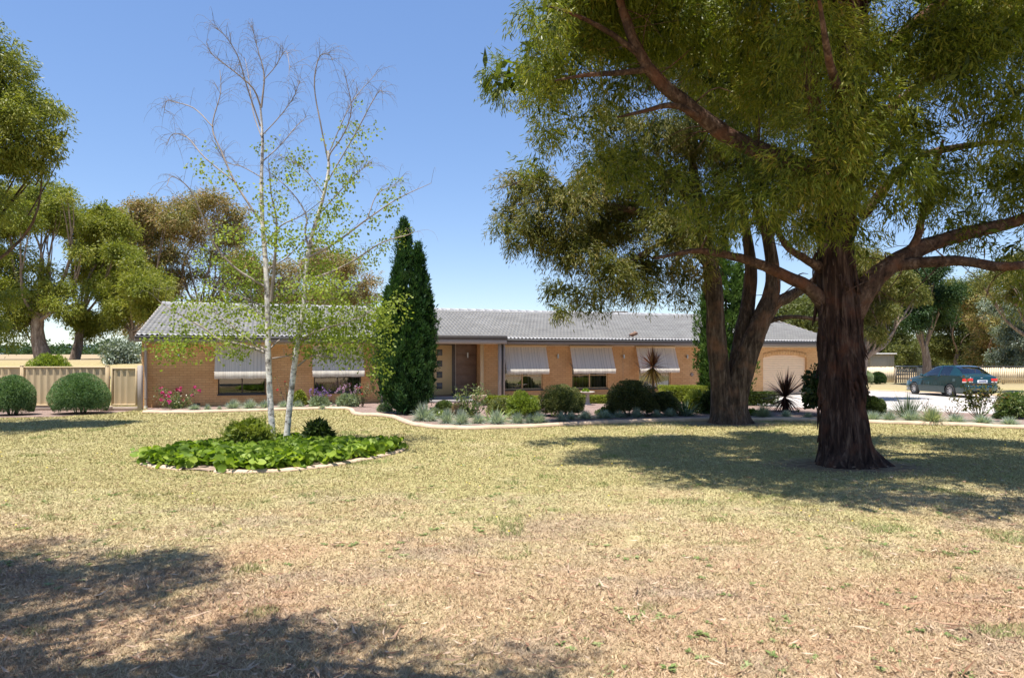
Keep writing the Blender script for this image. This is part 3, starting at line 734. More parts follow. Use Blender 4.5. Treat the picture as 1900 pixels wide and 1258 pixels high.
# rusty lamp-like ornament over the gutter
y = HY+UX*(-.35)+UY*S(1172, -.35)
b = P(1167, 626.5, y); orn = thing('roof_ornament', 'small rusty brown ornament on a bent wire stem above the gutter', 'roof ornament', (b[0], b[1], 2.53))
mb = MB(); e = P(1176, 620, y)
mb.tube([b+[-.14, 0, -.03], b, P(1169, 622, y), e], .014, 6, n=14); mb.build('stem', m_black, orn, local=False)
rg = np.random.default_rng(3); th = np.linspace(0, 2*pi, 15)[:-1]; V = []
for zt, r in ((-.11, .03), (-.09, .10), (-.02, .16), (.05, .14), (.10, .07), (.115, .02)):
    for a in th: V.append(e+np.array([1.1*r*cos(a)*(1+.25*sin(3*a)), r*sin(a)*.8, zt*.8+.03*cos(a)]))
Fq = [(k*14+i, k*14+(i+1) % 14, (k+1)*14+(i+1) % 14, (k+1)*14+i) for k in range(5) for i in range(14)]
mesh_np('head', V, np.array(Fq), plain('rusty_iron', (.17, .095, .06), .8, .5, 9), orn, smooth=True)

# ------------------------------------------------------------------ steel fence and gate on the left
m_fence = plain('tan_steel_sheet', (.52, .40, .24), .5, .05, 2)
m_plinth = plain('sleeper_concrete', (.44, .355, .28), .85, .15, 4)
FY = 22.75
def fx(px, y=FY): return (px-950)*y/F
fence = thing('steel_fence', 'tan ribbed steel sheet fence left of the house', 'fence', (fx(100), FY, 0))
def sheet(name, x0, x1, z0, z1, y, mat, parent, pitch=.222):
    xs = []; ys_ = []; x = x0+.05
    pts = [(x0, .0)]
    while x+pitch < x1:
        pts += [(x, 0), (x+.035, -.04), (x+.075, -.04), (x+.11, 0)] if False else [(x, 0), (x+.03, -.038), (x+.07, -.038), (x+.10, 0)]
        x += pitch
    pts.append((x1, 0)); V = [(a, y+b, z) for z in (z0, z1) for a, b in pts]; n = len(pts)
    return mesh_np(name, V, np.array([(i, i+1, n+i+1, n+i) for i in range(n-1)]), mat, parent)
posts = [fx(42)-2*2.83, fx(42)-2.83, fx(42), fx(200)]
for a, b in zip(posts[:-1], posts[1:]):
    sheet('fence_panel', a+.06, b-.06, .18, 1.42, FY, m_fence, fence)
    mb = MB(); mb.box(a+.05, b-.05, FY-.05, FY+.03, 1.415, 1.462, .012); mb.box(a+.05, b-.05, FY-.048, FY+.03, .15, .20, .01); mb.build('rail', m_fence, fence, local=False)
    mb = MB(); mb.box(a+.04, b-.04, FY-.035, FY+.035, 0, .148, .01); mb.build('plinth', m_plinth, fence, local=False)
for a in posts:
    mb = MB()
    for k in range(3): mb.box(a-.052+k*.036, a-.020+k*.036, FY-.062-.008*(k == 1), FY+.05, 0, 1.485, .006)
    mb.build('post', m_fence, fence, local=False)
    mb = MB(); mb.box(a-.058, a+.058, FY-.072, FY+.06, 1.487, 1.502, .006); mb.build('post_cap', m_fence, fence, local=False)
gate = thing('fence_gate', 'narrow tan steel gate between the fence post and the brick corner', 'gate', (fx(233), FY-.1, 0))
gx0, gx1, gy = fx(209), fx(256.5), FY-.06
sheet('gate_panel', gx0+.03, gx1-.03, .2, 1.38, gy, m_fence, gate, .20)
mb = MB(); mb.box(gx0, gx0+.045, gy-.05, gy+.03, .17, 1.43, .008); mb.box(gx1-.045, gx1, gy-.05, gy+.03, .17, 1.43, .008); mb.box(gx0+.047, gx1-.047, gy-.048, gy+.03, 1.37, 1.425, .008); mb.box(gx0+.047, gx1-.047, gy-.048, gy+.03, .17, .215, .008); mb.build('gate_frame', m_fence, gate, local=False)
for z in (.45, 1.1):
    mb = MB(); mb.tube([(gx0-.02, gy-.05, z-.05), (gx0-.02, gy-.05, z+.05)], .016, 8); mb.build('hinge', m_metal, gate, local=False)
mb = MB(); mb.box(fx(207.5), fx(259), gy-.04, gy+.05, 0, .14, .01); tag(mb.build('gate_sill', m_plinth, None, origin=None), 'low pinkish concrete sill under the tan steel gate', 'sill')
mb = MB(); mb.box(fx(198), fx(214), gy-.30, gy-.08, 0, .17, .02); tag(mb.build('concrete_block', m_plinth, None), 'short concrete block at the foot of the fence post beside the gate', 'block')
mb = MB(); mb.box(fx(258.5), fx(266), FY-.13, FY-.02, 0, 1.5, .008); tag(mb.build('gate_post', m_trim, None), 'grey brown square post between the steel gate and the downpipe', 'post')
# ------------------------------------------------------------------ picket fence, gate, shed on the right
m_picket = plain('cream_picket_paint', (.68, .56, .38), .7, .1, 2)
m_pgrey = plain('weathered_picket', (.33, .27, .2), .85, .25, 3)
m_pipe = plain('galvanised_pipe', (.42, .42, .42), .45, .1, metallic=.5)
m_wire = plain('dark_fence_rail', (.05, .045, .05), .7, .1)
def pickets(name, label, a, b, z1, w, gap, mat, pointed, railmat=None, cap=None):
    a = clean(a); b = clean(b); d = b-a; L = np.hypot(*d); ang = math.atan2(d[1], d[0])
    t = thing(name, label, 'fence', (a[0], a[1], 0), ang)
    n = int(L/(w+gap)); mb = MB(); rg = np.random.default_rng(n)
    for k in range(n):
        x = k*(w+gap); h = z1+rg.normal(0, .008)
        if pointed: mb.prism([(x, .06), (x+w, .06), (x+w, h-.05), (x+w/2, h), (x, h-.05)], 0, .02)
        else: mb.box(x, x+w, 0, .02, .06, h)
    mb.build('pickets', mat, t)['kind'] = 'stuff'
    for z in (.3, z1-.28):
        mb = MB(); mb.box(0, L, .022, .07, z, z+.08); mb.build('rail', mat, t)
    k = 0
    for x in np.arange(0, L+.1, 2.6):
        mb = MB(); mb.box(x-.05, x+.05, .072, .17, 0, z1+.02); mb.build('post', railmat or mat, t)
    if cap:
        mb = MB(); mb.tube([(0, .1, z1+cap[0]), (L, .1, z1+cap[0])], cap[1], 8); mb.build('top_rail', cap[2], t)
    return t
pr = G(1830, 715)[:2]
pickets('picket_fence', 'cream pointed picket fence with a dark top rail behind the parked car', [fx(1716, 45.5), 46.2], [fx(2150, 43.6), 43.6], 1.10, .085, .026, m_picket, True, None, (.06, .03, m_wire))
pickets('picket_fence', 'old close-boarded pale timber fence in front of the flat roofed shed', [fx(1597, 47.4), 47.4], [fx(1661, 47), 47.0], 1.12, .12, .006, m_picket, False)
g = pickets('picket_gate', 'weathered grey open picket gate behind the car bonnet', [fx(1662.5, 46.8), 46.8], [fx(1714, 46.3), 46.3], 1.06, .07, .06, m_pgrey, False, m_pgrey, (.11, .035, m_pipe))
g['category'] = 'gate'
shed = thing('shed', 'small cream flat roofed shed behind the timber fence', 'shed', (fx(1632, 54), 54, 0))
m_shed = plain('cream_shed_sheet', (.42, .36, .255), .8, .1, 1.5)
xa, xb = fx(1616, 54), fx(1659.5, 54)
mb = MB(); mb.box(xa, xb, 54, 57, 0, 1.98); 
for k in range(8): mb.box(xa+.1+k*.24, xa+.13+k*.24, 53.985, 54, 0, 1.97)
mb.build('wall', m_shed, shed, local=False)
mb = MB(); mb.box(xa-1.3, xb+.12, 53.8, 57.2, 2.02, 2.12, .02); mb.build('roof', plain('pale_roof_sheet', (.62, .6, .58), .6), shed, local=False)
mb = MB(); mb.box(xa-1.1, xa-.02, 54.2, 54.3, 0, 1.35); mb.build('side_wall', m_picket, shed, local=False)
for x in (xa-1.12, xa-.55): 
    mb = MB(); mb.box(x-.05, x+.05, 54.05, 54.15, 0, 2.02); mb.build('post', plain('white_post', (.7, .7, .68), .6), shed, local=False)

# ------------------------------------------------------------------ the car
CARL = [  # x (front = +), half width, z sill, z belt, z top, half width of the top
    (2.02, .46, .34, .56, .585, .36), (1.98, .62, .25, .60, .655, .50), (1.88, .72, .205, .655, .70, .58), (1.70, .775, .19, .70, .755, .64), (1.40, .80, .185, .745, .82, .68), (1.00, .81, .18, .805, .88, .70), (.80, .812, .18, .835, .905, .70), (.66, .815, .18, .855, .955, .69), (.40, .818, .18, .865, 1.11, .615), (.10, .82, .18, .87, 1.275, .555), (-.10, .82, .18, .875, 1.345, .535), (-.40, .82, .18, .88, 1.385, .53), (-.80, .82, .18, .89, 1.39, .525), (-1.10, .818, .18, .90, 1.37, .52), (-1.30, .815, .185, .91, 1.325, .525), (-1.50, .81, .19, .92, 1.235, .545), (-1.72, .80, .20, .93, 1.08, .60), (-1.86, .79, .21, .935, .985, .63), (-1.96, .775, .22, .93, .955, .62), (-2.06, .75, .235, .90, .925, .60), (-2.11, .70, .27, .80, .845, .57), (-2.13, .66, .33, .60, .64, .54)]
cx = np.array([c[0] for c in CARL])[::-1]; cw = np.array([c[1:] for c in CARL])[::-1]
def cst(x): return [np.interp(x, cx, cw[:, k]) for k in range(5)]   # hw, zs, zb, zt, ht
def cyl(x, z):
    """half width of the car side at x, z"""
    hw, zs, zb, zt, ht = cst(x)
    if z <= zb:
        t = (z-zs)/max(zb-zs, .01); return hw*(1-.055*(2*t-.9)**2-.02*(t > .5))
    t = min(1, (z-zb)/max(zt-zb, .01)); return hw*.945+(ht-hw*.945)*t
CAR0 = (G(1694.5, 731.5)+G(1768.5, 737.5))/2
fw = unit(G(1694.5, 731.5)-G(1768.5, 737.5)); cang = math.atan2(fw[1], fw[0])
right = np.array([fw[1], -fw[0], 0])
CC = CAR0+right*.74; 
car = thing('parked_car', 'dark teal two door car parked on the gravel driveway', 'car', (CC[0]+.0*fw[0], CC[1], .012), cang)
m_teal, nt, bs = mat_new('teal_paint')
bs.inputs['Base Color'].default_value = (.008, .072, .092, 1); bs.inputs['Metallic'].default_value = .35; bs.inputs['Roughness'].default_value = .3
bs.inputs['Coat Weight'].default_value = 1.0; bs.inputs['Coat Roughness'].default_value = .04
dn = noise(nt, objcoord(nt), 3, 5); nt.links.new(ramp(nt, dn, [(.3, (.004, .034, .040)), (.7, (.007, .050, .055))]), bs.inputs['Base Color'])
m_lower = plain('faded_teal_plastic', (.05, .085, .09), .45, .1)
m_cglass, nt, bs = mat_new('car_glass'); bs.inputs['Base Color'].default_value = (.02, .022, .024, 1); bs.inputs['Roughness'].default_value = .02; bs.inputs['Specular IOR Level'].default_value = .9
tr = nt.nodes.new('ShaderNodeBsdfTransparent'); tr.inputs[0].default_value = (.8, .84, .82, 1); mx = nt.nodes.new('ShaderNodeMixShader'); mx.inputs[0].default_value = .52
gl = nt.nodes.new('ShaderNodeBsdfGlossy'); gl.inputs[0].default_value = (.9, .9, .9, 1); gl.inputs['Roughness'].default_value = .02; fr = nt.nodes.new('ShaderNodeFresnel'); fr.inputs[0].default_value = 1.6
nt.links.new(math_(nt, 'MULTIPLY', fr.outputs[0], 2.0, True), mx.inputs[0]); nt.links.new(tr.outputs[0], mx.inputs[1]); nt.links.new(gl.outputs[0], mx.inputs[2]); nt.links.new(mx.outputs[0], nt.nodes['Material Output'].inputs['Surface'])
WX = (1.20, -1.22); WR = .285
# body as a grid: columns along x, ring from sill up over the roof
nx = 150; X = np.linspace(2.02, -2.13, nx); side = []
ring = []
for x in X:
    hw, zs, zb, zt, ht = cst(x); pts = []
    lo = zs
    for wx in WX:
        d = abs(x-wx)
        if d < .345: lo = max(lo, .012+math.sqrt(.345**2-d**2)+.255)
    lo = min(lo, zb-.08)
    for z in np.linspace(lo, zb, 9): pts.append((cyl(x, z), z))
    for t in (.12, .3, .5, .7, .85, .94): pts.append((cyl(x, zb+(zt-zb)*t)-.0, zb+(zt-zb)*t))
    crown = .03 if zt > 1.0 else .022
    for t in (.985, .9, .7, .4, .0): pts.append((ht*t, zt+crown*(1-t*t)))
    ring.append([(x, y, z) for y, z in pts]+[(x, -y, z) for y, z in pts[-2::-1]])
ring = np.array(ring); nr = ring.shape[1]
mask_glass = np.zeros((nx-1, nr-1), bool)
ii = np.arange(nx-1)[:, None]; jj = np.arange(nr-1)[None, :]
xm = ((X[:-1]+X[1:])/2)[:, None]+0*jj
npt = (nr+1)//2; jl = np.minimum(jj, nr-2-jj)+0*ii
isgh = (jl >= 9) & (jl <= 13)      # greenhouse side
top = jl >= 14
front_ws = top & (xm < .70) & (xm > -.02); rear_ws = top & (xm < -1.22) & (xm > -1.80)
sidew = isgh & (((xm < .42) & (xm > -.40)) | ((xm < -.50) & (xm > -1.14)))
mask_glass = front_ws | rear_ws | sidew
V = ring.reshape(-1, 3); fq = np.stack([ii*nr+jj, (ii+1)*nr+jj, (ii+1)*nr+jj+1, ii*nr+jj+1], -1)
body_f = fq[~mask_glass].reshape(-1, 4)
body = mesh_np('body', V, body_f, m_teal, car, local=True, smooth=True)
mb = MB(); e0 = ring[0]; e1 = ring[-1]
mb.add(e0, [tuple(range(nr))]); mb.add(e1, [tuple(range(nr-1, -1, -1))]); mb.box(-1.95, 1.9, -.70, .70, .17, .22)
mb.build('underbody', m_black, car)
for nm, mk in (('windscreen', front_ws), ('rear_window', rear_ws), ('side_window', sidew & (jj < nr//2)), ('side_window', sidew & (jj >= nr//2))):
    mesh_np(nm, V, fq[mk].reshape(-1, 4), m_cglass, car, local=True, smooth=True)
def patch(name, x0, x1, z0, z1, sgn, off, mat, nxp=10, nzp=5, parent=car, shape=None):
    Vp = []
    for j in range(nzp+1):
        for i in range(nxp+1):
            x = x0+(x1-x0)*i/nxp; z = z0+(z1-z0)*j/nzp
            if shape: x, z = shape(i/nxp, j/nzp)
            Vp.append((x, sgn*(cyl(x, z)+off), z))
    return mesh_np(name, Vp, np.array([(j*(nxp+1)+i, j*(nxp+1)+i+1, (j+1)*(nxp+1)+i+1, (j+1)*(nxp+1)+i) for j in range(nzp) for i in range(nxp)]), mat, parent, local=True, smooth=True)
m_seam = plain('door_seam', (.006, .02, .025), .6)
m_red, nt, bs = mat_new('red_lens'); bs.inputs['Base Color'].default_value = (.62, .03, .02, 1); bs.inputs['Roughness'].default_value = .12
m_clear = plain('clear_lens', (.55, .5, .48), .15, .1); m_amber = plain('amber_lens', (.75, .25, .03), .2)
for sg in (1, -1):
    for xd in (.62, -.46): patch('door_seam', xd+.005, xd-.005, .23, .90, sg, .003, m_seam, 1, 8)
    d_ = patch('door_handle', -.26, -.40, .77, .81, sg, .012, m_black, 3, 2)
    patch('sill_trim', .86, -.88, .20, .475, sg, .005, m_lower, 14, 3)
    patch('rub_strip', .86, -.88, .485, .515, sg, .013, m_teal, 14, 2)
    patch('indicator', 1.52, 1.44, .63, .68, sg, .006, m_amber, 3, 2)
    l = patch('tail_light', -1.93, -2.122, .72, .84, sg, .010, m_red, 8, 4)
    patch('lens_base', -1.93, -2.122, .665, .718, sg, .010, m_clear, 8, 3, l)
    mb = MB(); y0, y1 = sorted((sg*.42, sg*.70)); mb.box(-2.137, -2.05, y0, y1, .725, .84, .012); l2 = mb.build('lens_rear', m_red, l)
    mb = MB(); mb.box(-2.138, -2.10, y0, y1, .668, .722, .01); mb.build('lens_reverse', m_clear, l)
    mb = MB(); y0, y1 = sorted((sg*.36, sg*.60)); mb.box(1.93, 1.995, y0, y1, .53, .63, .02); mb.build('headlight', m_clear, car)
    mb = MB(); y0, y1 = sorted((sg*.82, sg*.97)); mb.box(.46, .58, y0, y1, .87, .985, .03); mb.build('mirror', m_teal, car)
    # pillars: dark seals round the side glass
    for xp in (-.45,): patch('pillar', xp+.055, xp-.055, .89, 1.33, sg, .004, m_teal, 2, 8)
patch('fuel_flap', -1.36, -1.52, .70, .82, 1, .004, m_lower, 4, 4)
m_tyre = plain('tyre_rubber', (.025, .025, .026), .85, .2, 9); m_alloy = plain('wheel_silver', (.5, .5, .52), .35, .06, metallic=.6)
def wheel(x, sg):
    t0 = MB(); seg = 32; pr = [(.17, -.09), (.25, -.095), (.283, -.07), (.288, 0), (.283, .07), (.25, .095), (.17, .09)]
    V = []; 
    for r, w in pr:
        for a in np.linspace(0, 2*pi, seg, endpoint=False): V.append((x+r*cos(a), sg*(.735+w*.9), WR+r*sin(a)))
    Fw = [(k*seg+i, k*seg+(i+1) % seg, (k+1)*seg+(i+1) % seg, (k+1)*seg+i) for k in range(len(pr)-1) for i in range(seg)]
    w_ = mesh_np('wheel', V, np.array(Fw), m_tyre, car, local=True, smooth=True)
    V = []; prr = [(.0, .062), (.05, .066), (.10, .052), (.165, .062), (.185, .078), (.19, .06)]; 
    for r, w in prr:
        for a in np.linspace(0, 2*pi, seg, endpoint=False): V.append((x+r*cos(a), sg*(.735+w), WR+r*sin(a)))
    Fr = [(k*seg+i, k*seg+(i+1) % seg, (k+1)*seg+(i+1) % seg, (k+1)*seg+i) for k in range(len(prr)-1) for i in range(seg)]
    # seven slots
    slot = [f for f in Fr if (f[0]//seg in (2,)) and ((f[0] % seg) % 4 in (1, 2))]
    rest = [f for f in Fr if f not in slot]
    mesh_np('rim', V, np.array(rest), m_alloy, w_, local=True, smooth=True)
    mb = MB(); mb.tube([(x, sg*.66, WR), (x, sg*.755, WR)], .165, 24); mb.add([(x+.165*cos(a), sg*.755, WR+.165*sin(a)) for a in np.linspace(0, 2*pi, 25)[:-1]], [tuple(range(24))]); mb.build('brake_drum', m_black, w_)
for x in WX:
    for sg in (1, -1): wheel(x, sg)
mb = MB(); mb.box(-2.19, -2.06, -.70, .70, .30, .56, .06); mb.build('rear_bumper', m_teal, car)
mb = MB(); mb.box(1.95, 2.06, -.56, .56, .26, .50, .06); mb.build('front_bumper', m_teal, car)
mb = MB(); mb.box(-2.144, -2.13, -.23, .23, .645, .775, .006); pl = mb.build('number_plate', plain('white_plate', (.72, .73, .76), .4), car)
mb = MB(); mb.box(-2.148, -2.1445, -.17, .17, .70, .755); mb.build('plate_band', plain('dark_blue_plate', (.05, .06, .16), .5), pl)
mb = MB(); mb.box(-2.115, -2.095, -.05, .05, .855, .885, .008); mb.build('badge', m_metal, car)
mb = MB(); mb.box(-2.10, -2.085, .34, .56, .868, .882); mb.build('name_strip', m_metal, car)
mb = MB(); mb.tube([(-1.75, 0.02, 1.09), (-1.58, -.10, 1.225), (-1.34, .30, 1.345)], .011, 6); mb.build('rear_wiper', m_black, car)
m_seat = plain('grey_blue_seat', (.10, .12, .17), .9, .1)
for y in (.36, -.36):
    mb = MB(); mb.box(-.50, -.32, y-.23, y+.23, .4, .98, .06); mb.box(-.48, -.36, y-.13, y+.13, 1.0, 1.16, .04); mb.box(-.30, .2, y-.23, y+.23, .35, .52, .05); mb.build('seat', m_seat, car)
mb = MB(); mb.box(-1.35, -1.15, -.62, .62, .4, 1.0, .06); mb.build('rear_seat', m_seat, car)
mb = MB(); mb.box(.5, .8, -.7, .7, .5, .9, .05); mb.build('dashboard', m_black, car)
# ------------------------------------------------------------------ foliage builders
def leaf_quads(Pb, D, N, L, W):
    n = len(Pb); L = np.broadcast_to(L, (n,))[:, None]; W = np.broadcast_to(W, (n,))[:, None]
    s = unit(np.cross(D, N))
    V = np.stack([Pb, Pb+D*L*.45+s*W*.5, Pb+D*L, Pb+D*L*.45-s*W*.5], 1).reshape(-1, 3)
    return V, np.arange(4*n).reshape(n, 4)
def sph(n, rg):
    v = rg.normal(0, 1, (n, 3)); return unit(v)
def clump_leaves(cl, n_spray, per, L, W, rg, droop=.6, sig=.12, strand=.35, shell=.45, out=.3, lump=.25):
    """leaves in sprays through ellipsoid clumps; returns verts, faces, rnd"""
    cl = clean(cl)
    if cl.shape[1] == 4: cl = np.c_[cl, cl[:, 3:4]*.95, cl[:, 3:4]*.85]
    w = (cl[:, 3]*cl[:, 4]*cl[:, 5])**.8; w /= w.sum()
    k = rg.choice(len(cl), n_spray, p=w); d = sph(n_spray, rg)
    r = shell+(1-shell)*rg.random(n_spray)**.7
    d2 = d*cl[k, 3:6]; c = cl[k, :3]+d2*r[:, None]
    nz = vnoise(c*1.6, 8); c = c+d2*(nz[:, None]-.5)*2*lump
    # hanging strands of leaves
    sdir = unit(d*(1-droop)*.9+rg.normal(0, .35, (n_spray, 3))*(1-droop*.5)+np.array([0, 0, -1.0])*droop)
    t = rg.random((n_spray, per))*strand
    Pb = c[:, None, :]+sdir[:, None, :]*t[..., None]+rg.normal(0, sig, (n_spray, per, 3))
    D = unit(sdir[:, None, :]*.7+rg.normal(0, .5, (n_spray, per, 3))+np.array([0, 0, -1.0])*droop*.6+d[:, None, :]*out)
    Pb = Pb.reshape(-1, 3); D = D.reshape(-1, 3); n = len(Pb)
    N = rg.normal(0, 1, (n, 3))
    l = L*(.65+.7*rg.random(n)); ww = W*(.7+.6*rg.random(n))
    V, Fq = leaf_quads(Pb, D, N, l, ww)
    sr = np.repeat(.5*rg.random(n_spray)+.5*vnoise(c*.9, 15), per)
    return V, Fq, np.clip(.62*sr+.38*rg.random(n), 0, 1)
def px_clumps(lst, Y, js=0, rg=None):
    """(px, py, r_px [, Y]) -> world ellipsoids"""
    out = []
    for q in lst:
        y = q[3] if len(q) > 3 else Y+(rg.normal(0, js) if rg is not None and js else 0)
        c = P(q[0], q[1], y); out.append((*c, q[2]*y/F))
    return out

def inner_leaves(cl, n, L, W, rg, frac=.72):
    """larger filler leaves inside the clumps, coloured darker as inner shade"""
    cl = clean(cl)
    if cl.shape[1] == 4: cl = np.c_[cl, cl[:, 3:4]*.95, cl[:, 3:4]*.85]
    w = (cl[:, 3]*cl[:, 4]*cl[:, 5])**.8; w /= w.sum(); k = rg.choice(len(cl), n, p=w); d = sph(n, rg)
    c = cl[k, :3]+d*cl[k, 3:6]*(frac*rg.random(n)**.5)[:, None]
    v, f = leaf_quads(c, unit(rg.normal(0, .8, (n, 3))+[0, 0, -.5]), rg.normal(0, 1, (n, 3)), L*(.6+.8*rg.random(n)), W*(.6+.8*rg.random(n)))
    return v, f, rg.random(n)*.55  # only the darker leaf colours: inner shade put into the tone
def join(*sets):
    V = []; Fq = []; R = []; n = 0
    for v, f, r in sets: V.append(v); Fq.append(f+n); R.append(r); n += len(v)
    return np.concatenate(V), np.concatenate(Fq), np.concatenate(R)
def limb_set(limbs, rg, seg=10, bark=.18, wig=.05, dens=7):
    V = []; Fc = []; n0 = 0
    for i, (pts, r) in enumerate(limbs):
        pts = clean(pts); ln = np.linalg.norm(np.diff(pts, axis=0), axis=1).sum(); n = max(6, int(ln*dens))
        v, f = tube_np(pts, r, seg, n=n, bark=bark, bseed=i, wig=wig, rng=rg); V.append(v); Fc.append(f+n0); n0 += len(v)
    return np.concatenate(V), np.concatenate(Fc)

# ------------------------------------------------------------------ bark and leaf materials
m_bark1 = barkmat('red_brown_bark', (.008, .005, .005), (.045, .026, .020), (.15, .10, .075), (9, 9, .9), 1.0, (.11, .045, .026))
m_bark2 = barkmat('brown_furrowed_bark', (.014, .010, .008), (.075, .052, .038), (.20, .15, .115), (8, 8, 1.0), .9, (.19, .10, .06))
m_bark3 = barkmat('pale_gum_bark', (.09, .06, .045), (.24, .18, .14), (.42, .35, .29), (5, 5, 1.0), .5)
m_barkb, nt, bs = mat_new('birch_bark')
p = position(nt); n1 = noise(nt, mapv(nt, p, (9, 9, 13)), 1.0, 5, .7); n2 = noise(nt, mapv(nt, p, (2.5, 2.5, 5)), 1.0, 3, .6)
c = ramp(nt, n1, [(.36, (.06, .05, .042)), (.43, (.42, .38, .34)), (.56, (.70, .66, .60))])
c = mixc(nt, ramp(nt, n2, [(.58, (0, 0, 0)), (.68, (.8, .8, .8))]), c, (.15, .125, .10))
nt.links.new(c, bs.inputs['Base Color']); bs.inputs['Roughness'].default_value = .85; bump(nt, bs, n1, .5, .02)
m_twig = plain('birch_twig', (.17, .14, .12), .85, .3, 5, coord='pos')
lf_front = leafmat('olive_gum_leaf', [(.022, .036, .006), (.07, .095, .012), (.145, .18, .020), (.27, .27, .04), (.25, .135, .035)], .34, .42, .35, 1.3)
lf_second = leafmat('grey_gum_leaf', [(.028, .040, .010), (.075, .092, .020), (.15, .155, .035), (.26, .215, .065), (.26, .16, .08)], .36, .45, .35, 1.2)
lf_left = leafmat('mid_gum_leaf', [(.06, .085, .014), (.15, .18, .028), (.26, .265, .045), (.38, .345, .09)], .35, .45, .4, 1.2)
lf_brown = leafmat('brown_tipped_gum_leaf', [(.09, .10, .03), (.19, .195, .05), (.28, .23, .09), (.36, .22, .12), (.28, .29, .08)], .3, .5, .3, 1.1)
lf_red = leafmat('reddish_gum_leaf', [(.09, .10, .04), (.20, .205, .065), (.29, .24, .10), (.33, .20, .12), (.27, .28, .09)], .3, .5, .3, 1.1)
lf_dark = leafmat('dark_green_leaf', [(.012, .028, .010), (.025, .055, .017), (.05, .09, .025), (.09, .12, .04)], .25, .5, .3)
lf_right = leafmat('thicket_leaf', [(.035, .05, .014), (.085, .105, .028), (.15, .16, .045), (.22, .21, .075)], .35, .5, .35)
lf_grey = leafmat('grey_white_leaf', [(.05, .07, .05), (.12, .15, .10), (.26, .30, .24), (.62, .64, .60)], .25, .4, .5)
lf_birch = leafmat('birch_leaf', [(.09, .135, .024), (.17, .225, .038), (.26, .31, .06), (.36, .39, .11)], .45, .5, .2, 1.2)
lf_con = leafmat('conifer_green', [(.010, .035, .012), (.022, .062, .018), (.045, .10, .028), (.10, .145, .045)], .22, .6, .25)
lf_con2 = leafmat('bright_conifer_green', [(.02, .05, .012), (.05, .10, .02), (.09, .16, .03), (.16, .22, .06)], .25, .6, .25)
lf_round = leafmat('blue_green_needle', [(.03, .075, .028), (.075, .145, .055), (.14, .225, .09), (.23, .31, .15)], .25, .6, .2)
lf_lime = leafmat('lime_leaf', [(.07, .105, .015), (.14, .19, .026), (.22, .28, .045), (.32, .36, .09)], .4, .5, .3)
lf_olive = leafmat('olive_shrub_leaf', [(.05, .065, .022), (.12, .145, .045), (.21, .225, .08), (.34, .30, .15)], .3, .5, .35)
lf_deep = leafmat('deep_shrub_leaf', [(.024, .034, .014), (.06, .075, .026), (.11, .125, .042), (.20, .155, .07)], .3, .45, .4)
lf_hedge = leafmat('box_hedge_leaf', [(.08, .11, .018), (.17, .205, .03), (.27, .30, .05), (.38, .385, .09)], .35, .5, .35)
lf_hdark = leafmat('dark_hedge_leaf', [(.018, .032, .01), (.04, .065, .016), (.075, .105, .026), (.12, .15, .045)], .3, .5, .35)
lf_fesc = leafmat('blue_fescue_blade', [(.16, .20, .165), (.26, .32, .285), (.36, .42, .38), (.48, .49, .38)], .3, .6, .3)
lf_fescg = leafmat('green_fescue_blade', [(.14, .18, .12), (.24, .29, .19), (.36, .39, .26), (.50, .46, .28)], .3, .6, .3)
lf_strap = leafmat('strappy_green_blade', [(.05, .09, .03), (.13, .20, .06), (.26, .33, .13), (.42, .45, .24)], .35, .4, .5)
lf_strapd = leafmat('dark_strappy_blade', [(.02, .045, .022), (.045, .085, .04), (.08, .13, .06), (.15, .19, .09)], .3, .4, .45)
lf_cord = leafmat('red_cordyline_blade', [(.05, .018, .014), (.13, .042, .026), (.22, .085, .05), (.30, .17, .09)], .35, .4, .5)
lf_cordg = leafmat('dead_cordyline_blade', [(.10, .055, .02), (.26, .17, .05), (.42, .31, .08), (.10, .05, .03)], .45, .5, .4)
lf_cordd = leafmat('dark_cordyline_blade', [(.014, .006, .007), (.035, .014, .013), (.065, .025, .02), (.13, .07, .045)], .25, .4, .5)
lf_berg = leafmat('bergenia_leaf', [(.07, .12, .014), (.14, .22, .022), (.22, .31, .035), (.32, .40, .07)], .4, .5, .2, 1.2)
lf_rose = leafmat('rose_leaf', [(.04, .075, .022), (.09, .14, .04), (.16, .20, .075), (.30, .30, .15)], .3, .35, .5)
lf_rosed = leafmat('bronze_rose_leaf', [(.03, .04, .012), (.07, .08, .018), (.13, .12, .025), (.19, .11, .05)], .4, .4, .45)
lf_lav = leafmat('grey_lavender_leaf', [(.14, .18, .10), (.23, .29, .17), (.33, .38, .25), (.42, .44, .33)], .25, .6, .2)
lf_magenta = leafmat('magenta_petal', [(.42, .02, .14), (.58, .03, .25), (.66, .09, .34), (.75, .30, .50)], .3, .5, .3, 1.0)
lf_red_p = leafmat('red_petal', [(.40, .02, .03), (.55, .04, .06), (.68, .16, .17)], .3, .5, .3, 1.0)
lf_purple = leafmat('purple_floret', [(.16, .07, .28), (.25, .13, .40), (.38, .26, .52)], .25, .6, .2, 1.0)
lf_mauve = leafmat('mauve_floret', [(.36, .17, .36), (.50, .28, .48), (.62, .44, .58)], .25, .6, .2, 1.0)
m_stem = plain('woody_stem', (.12, .085, .06), .9, .3, 6, coord='pos')
m_stemg = plain('green_stem', (.11, .15, .055), .8, .25, 6, coord='pos')

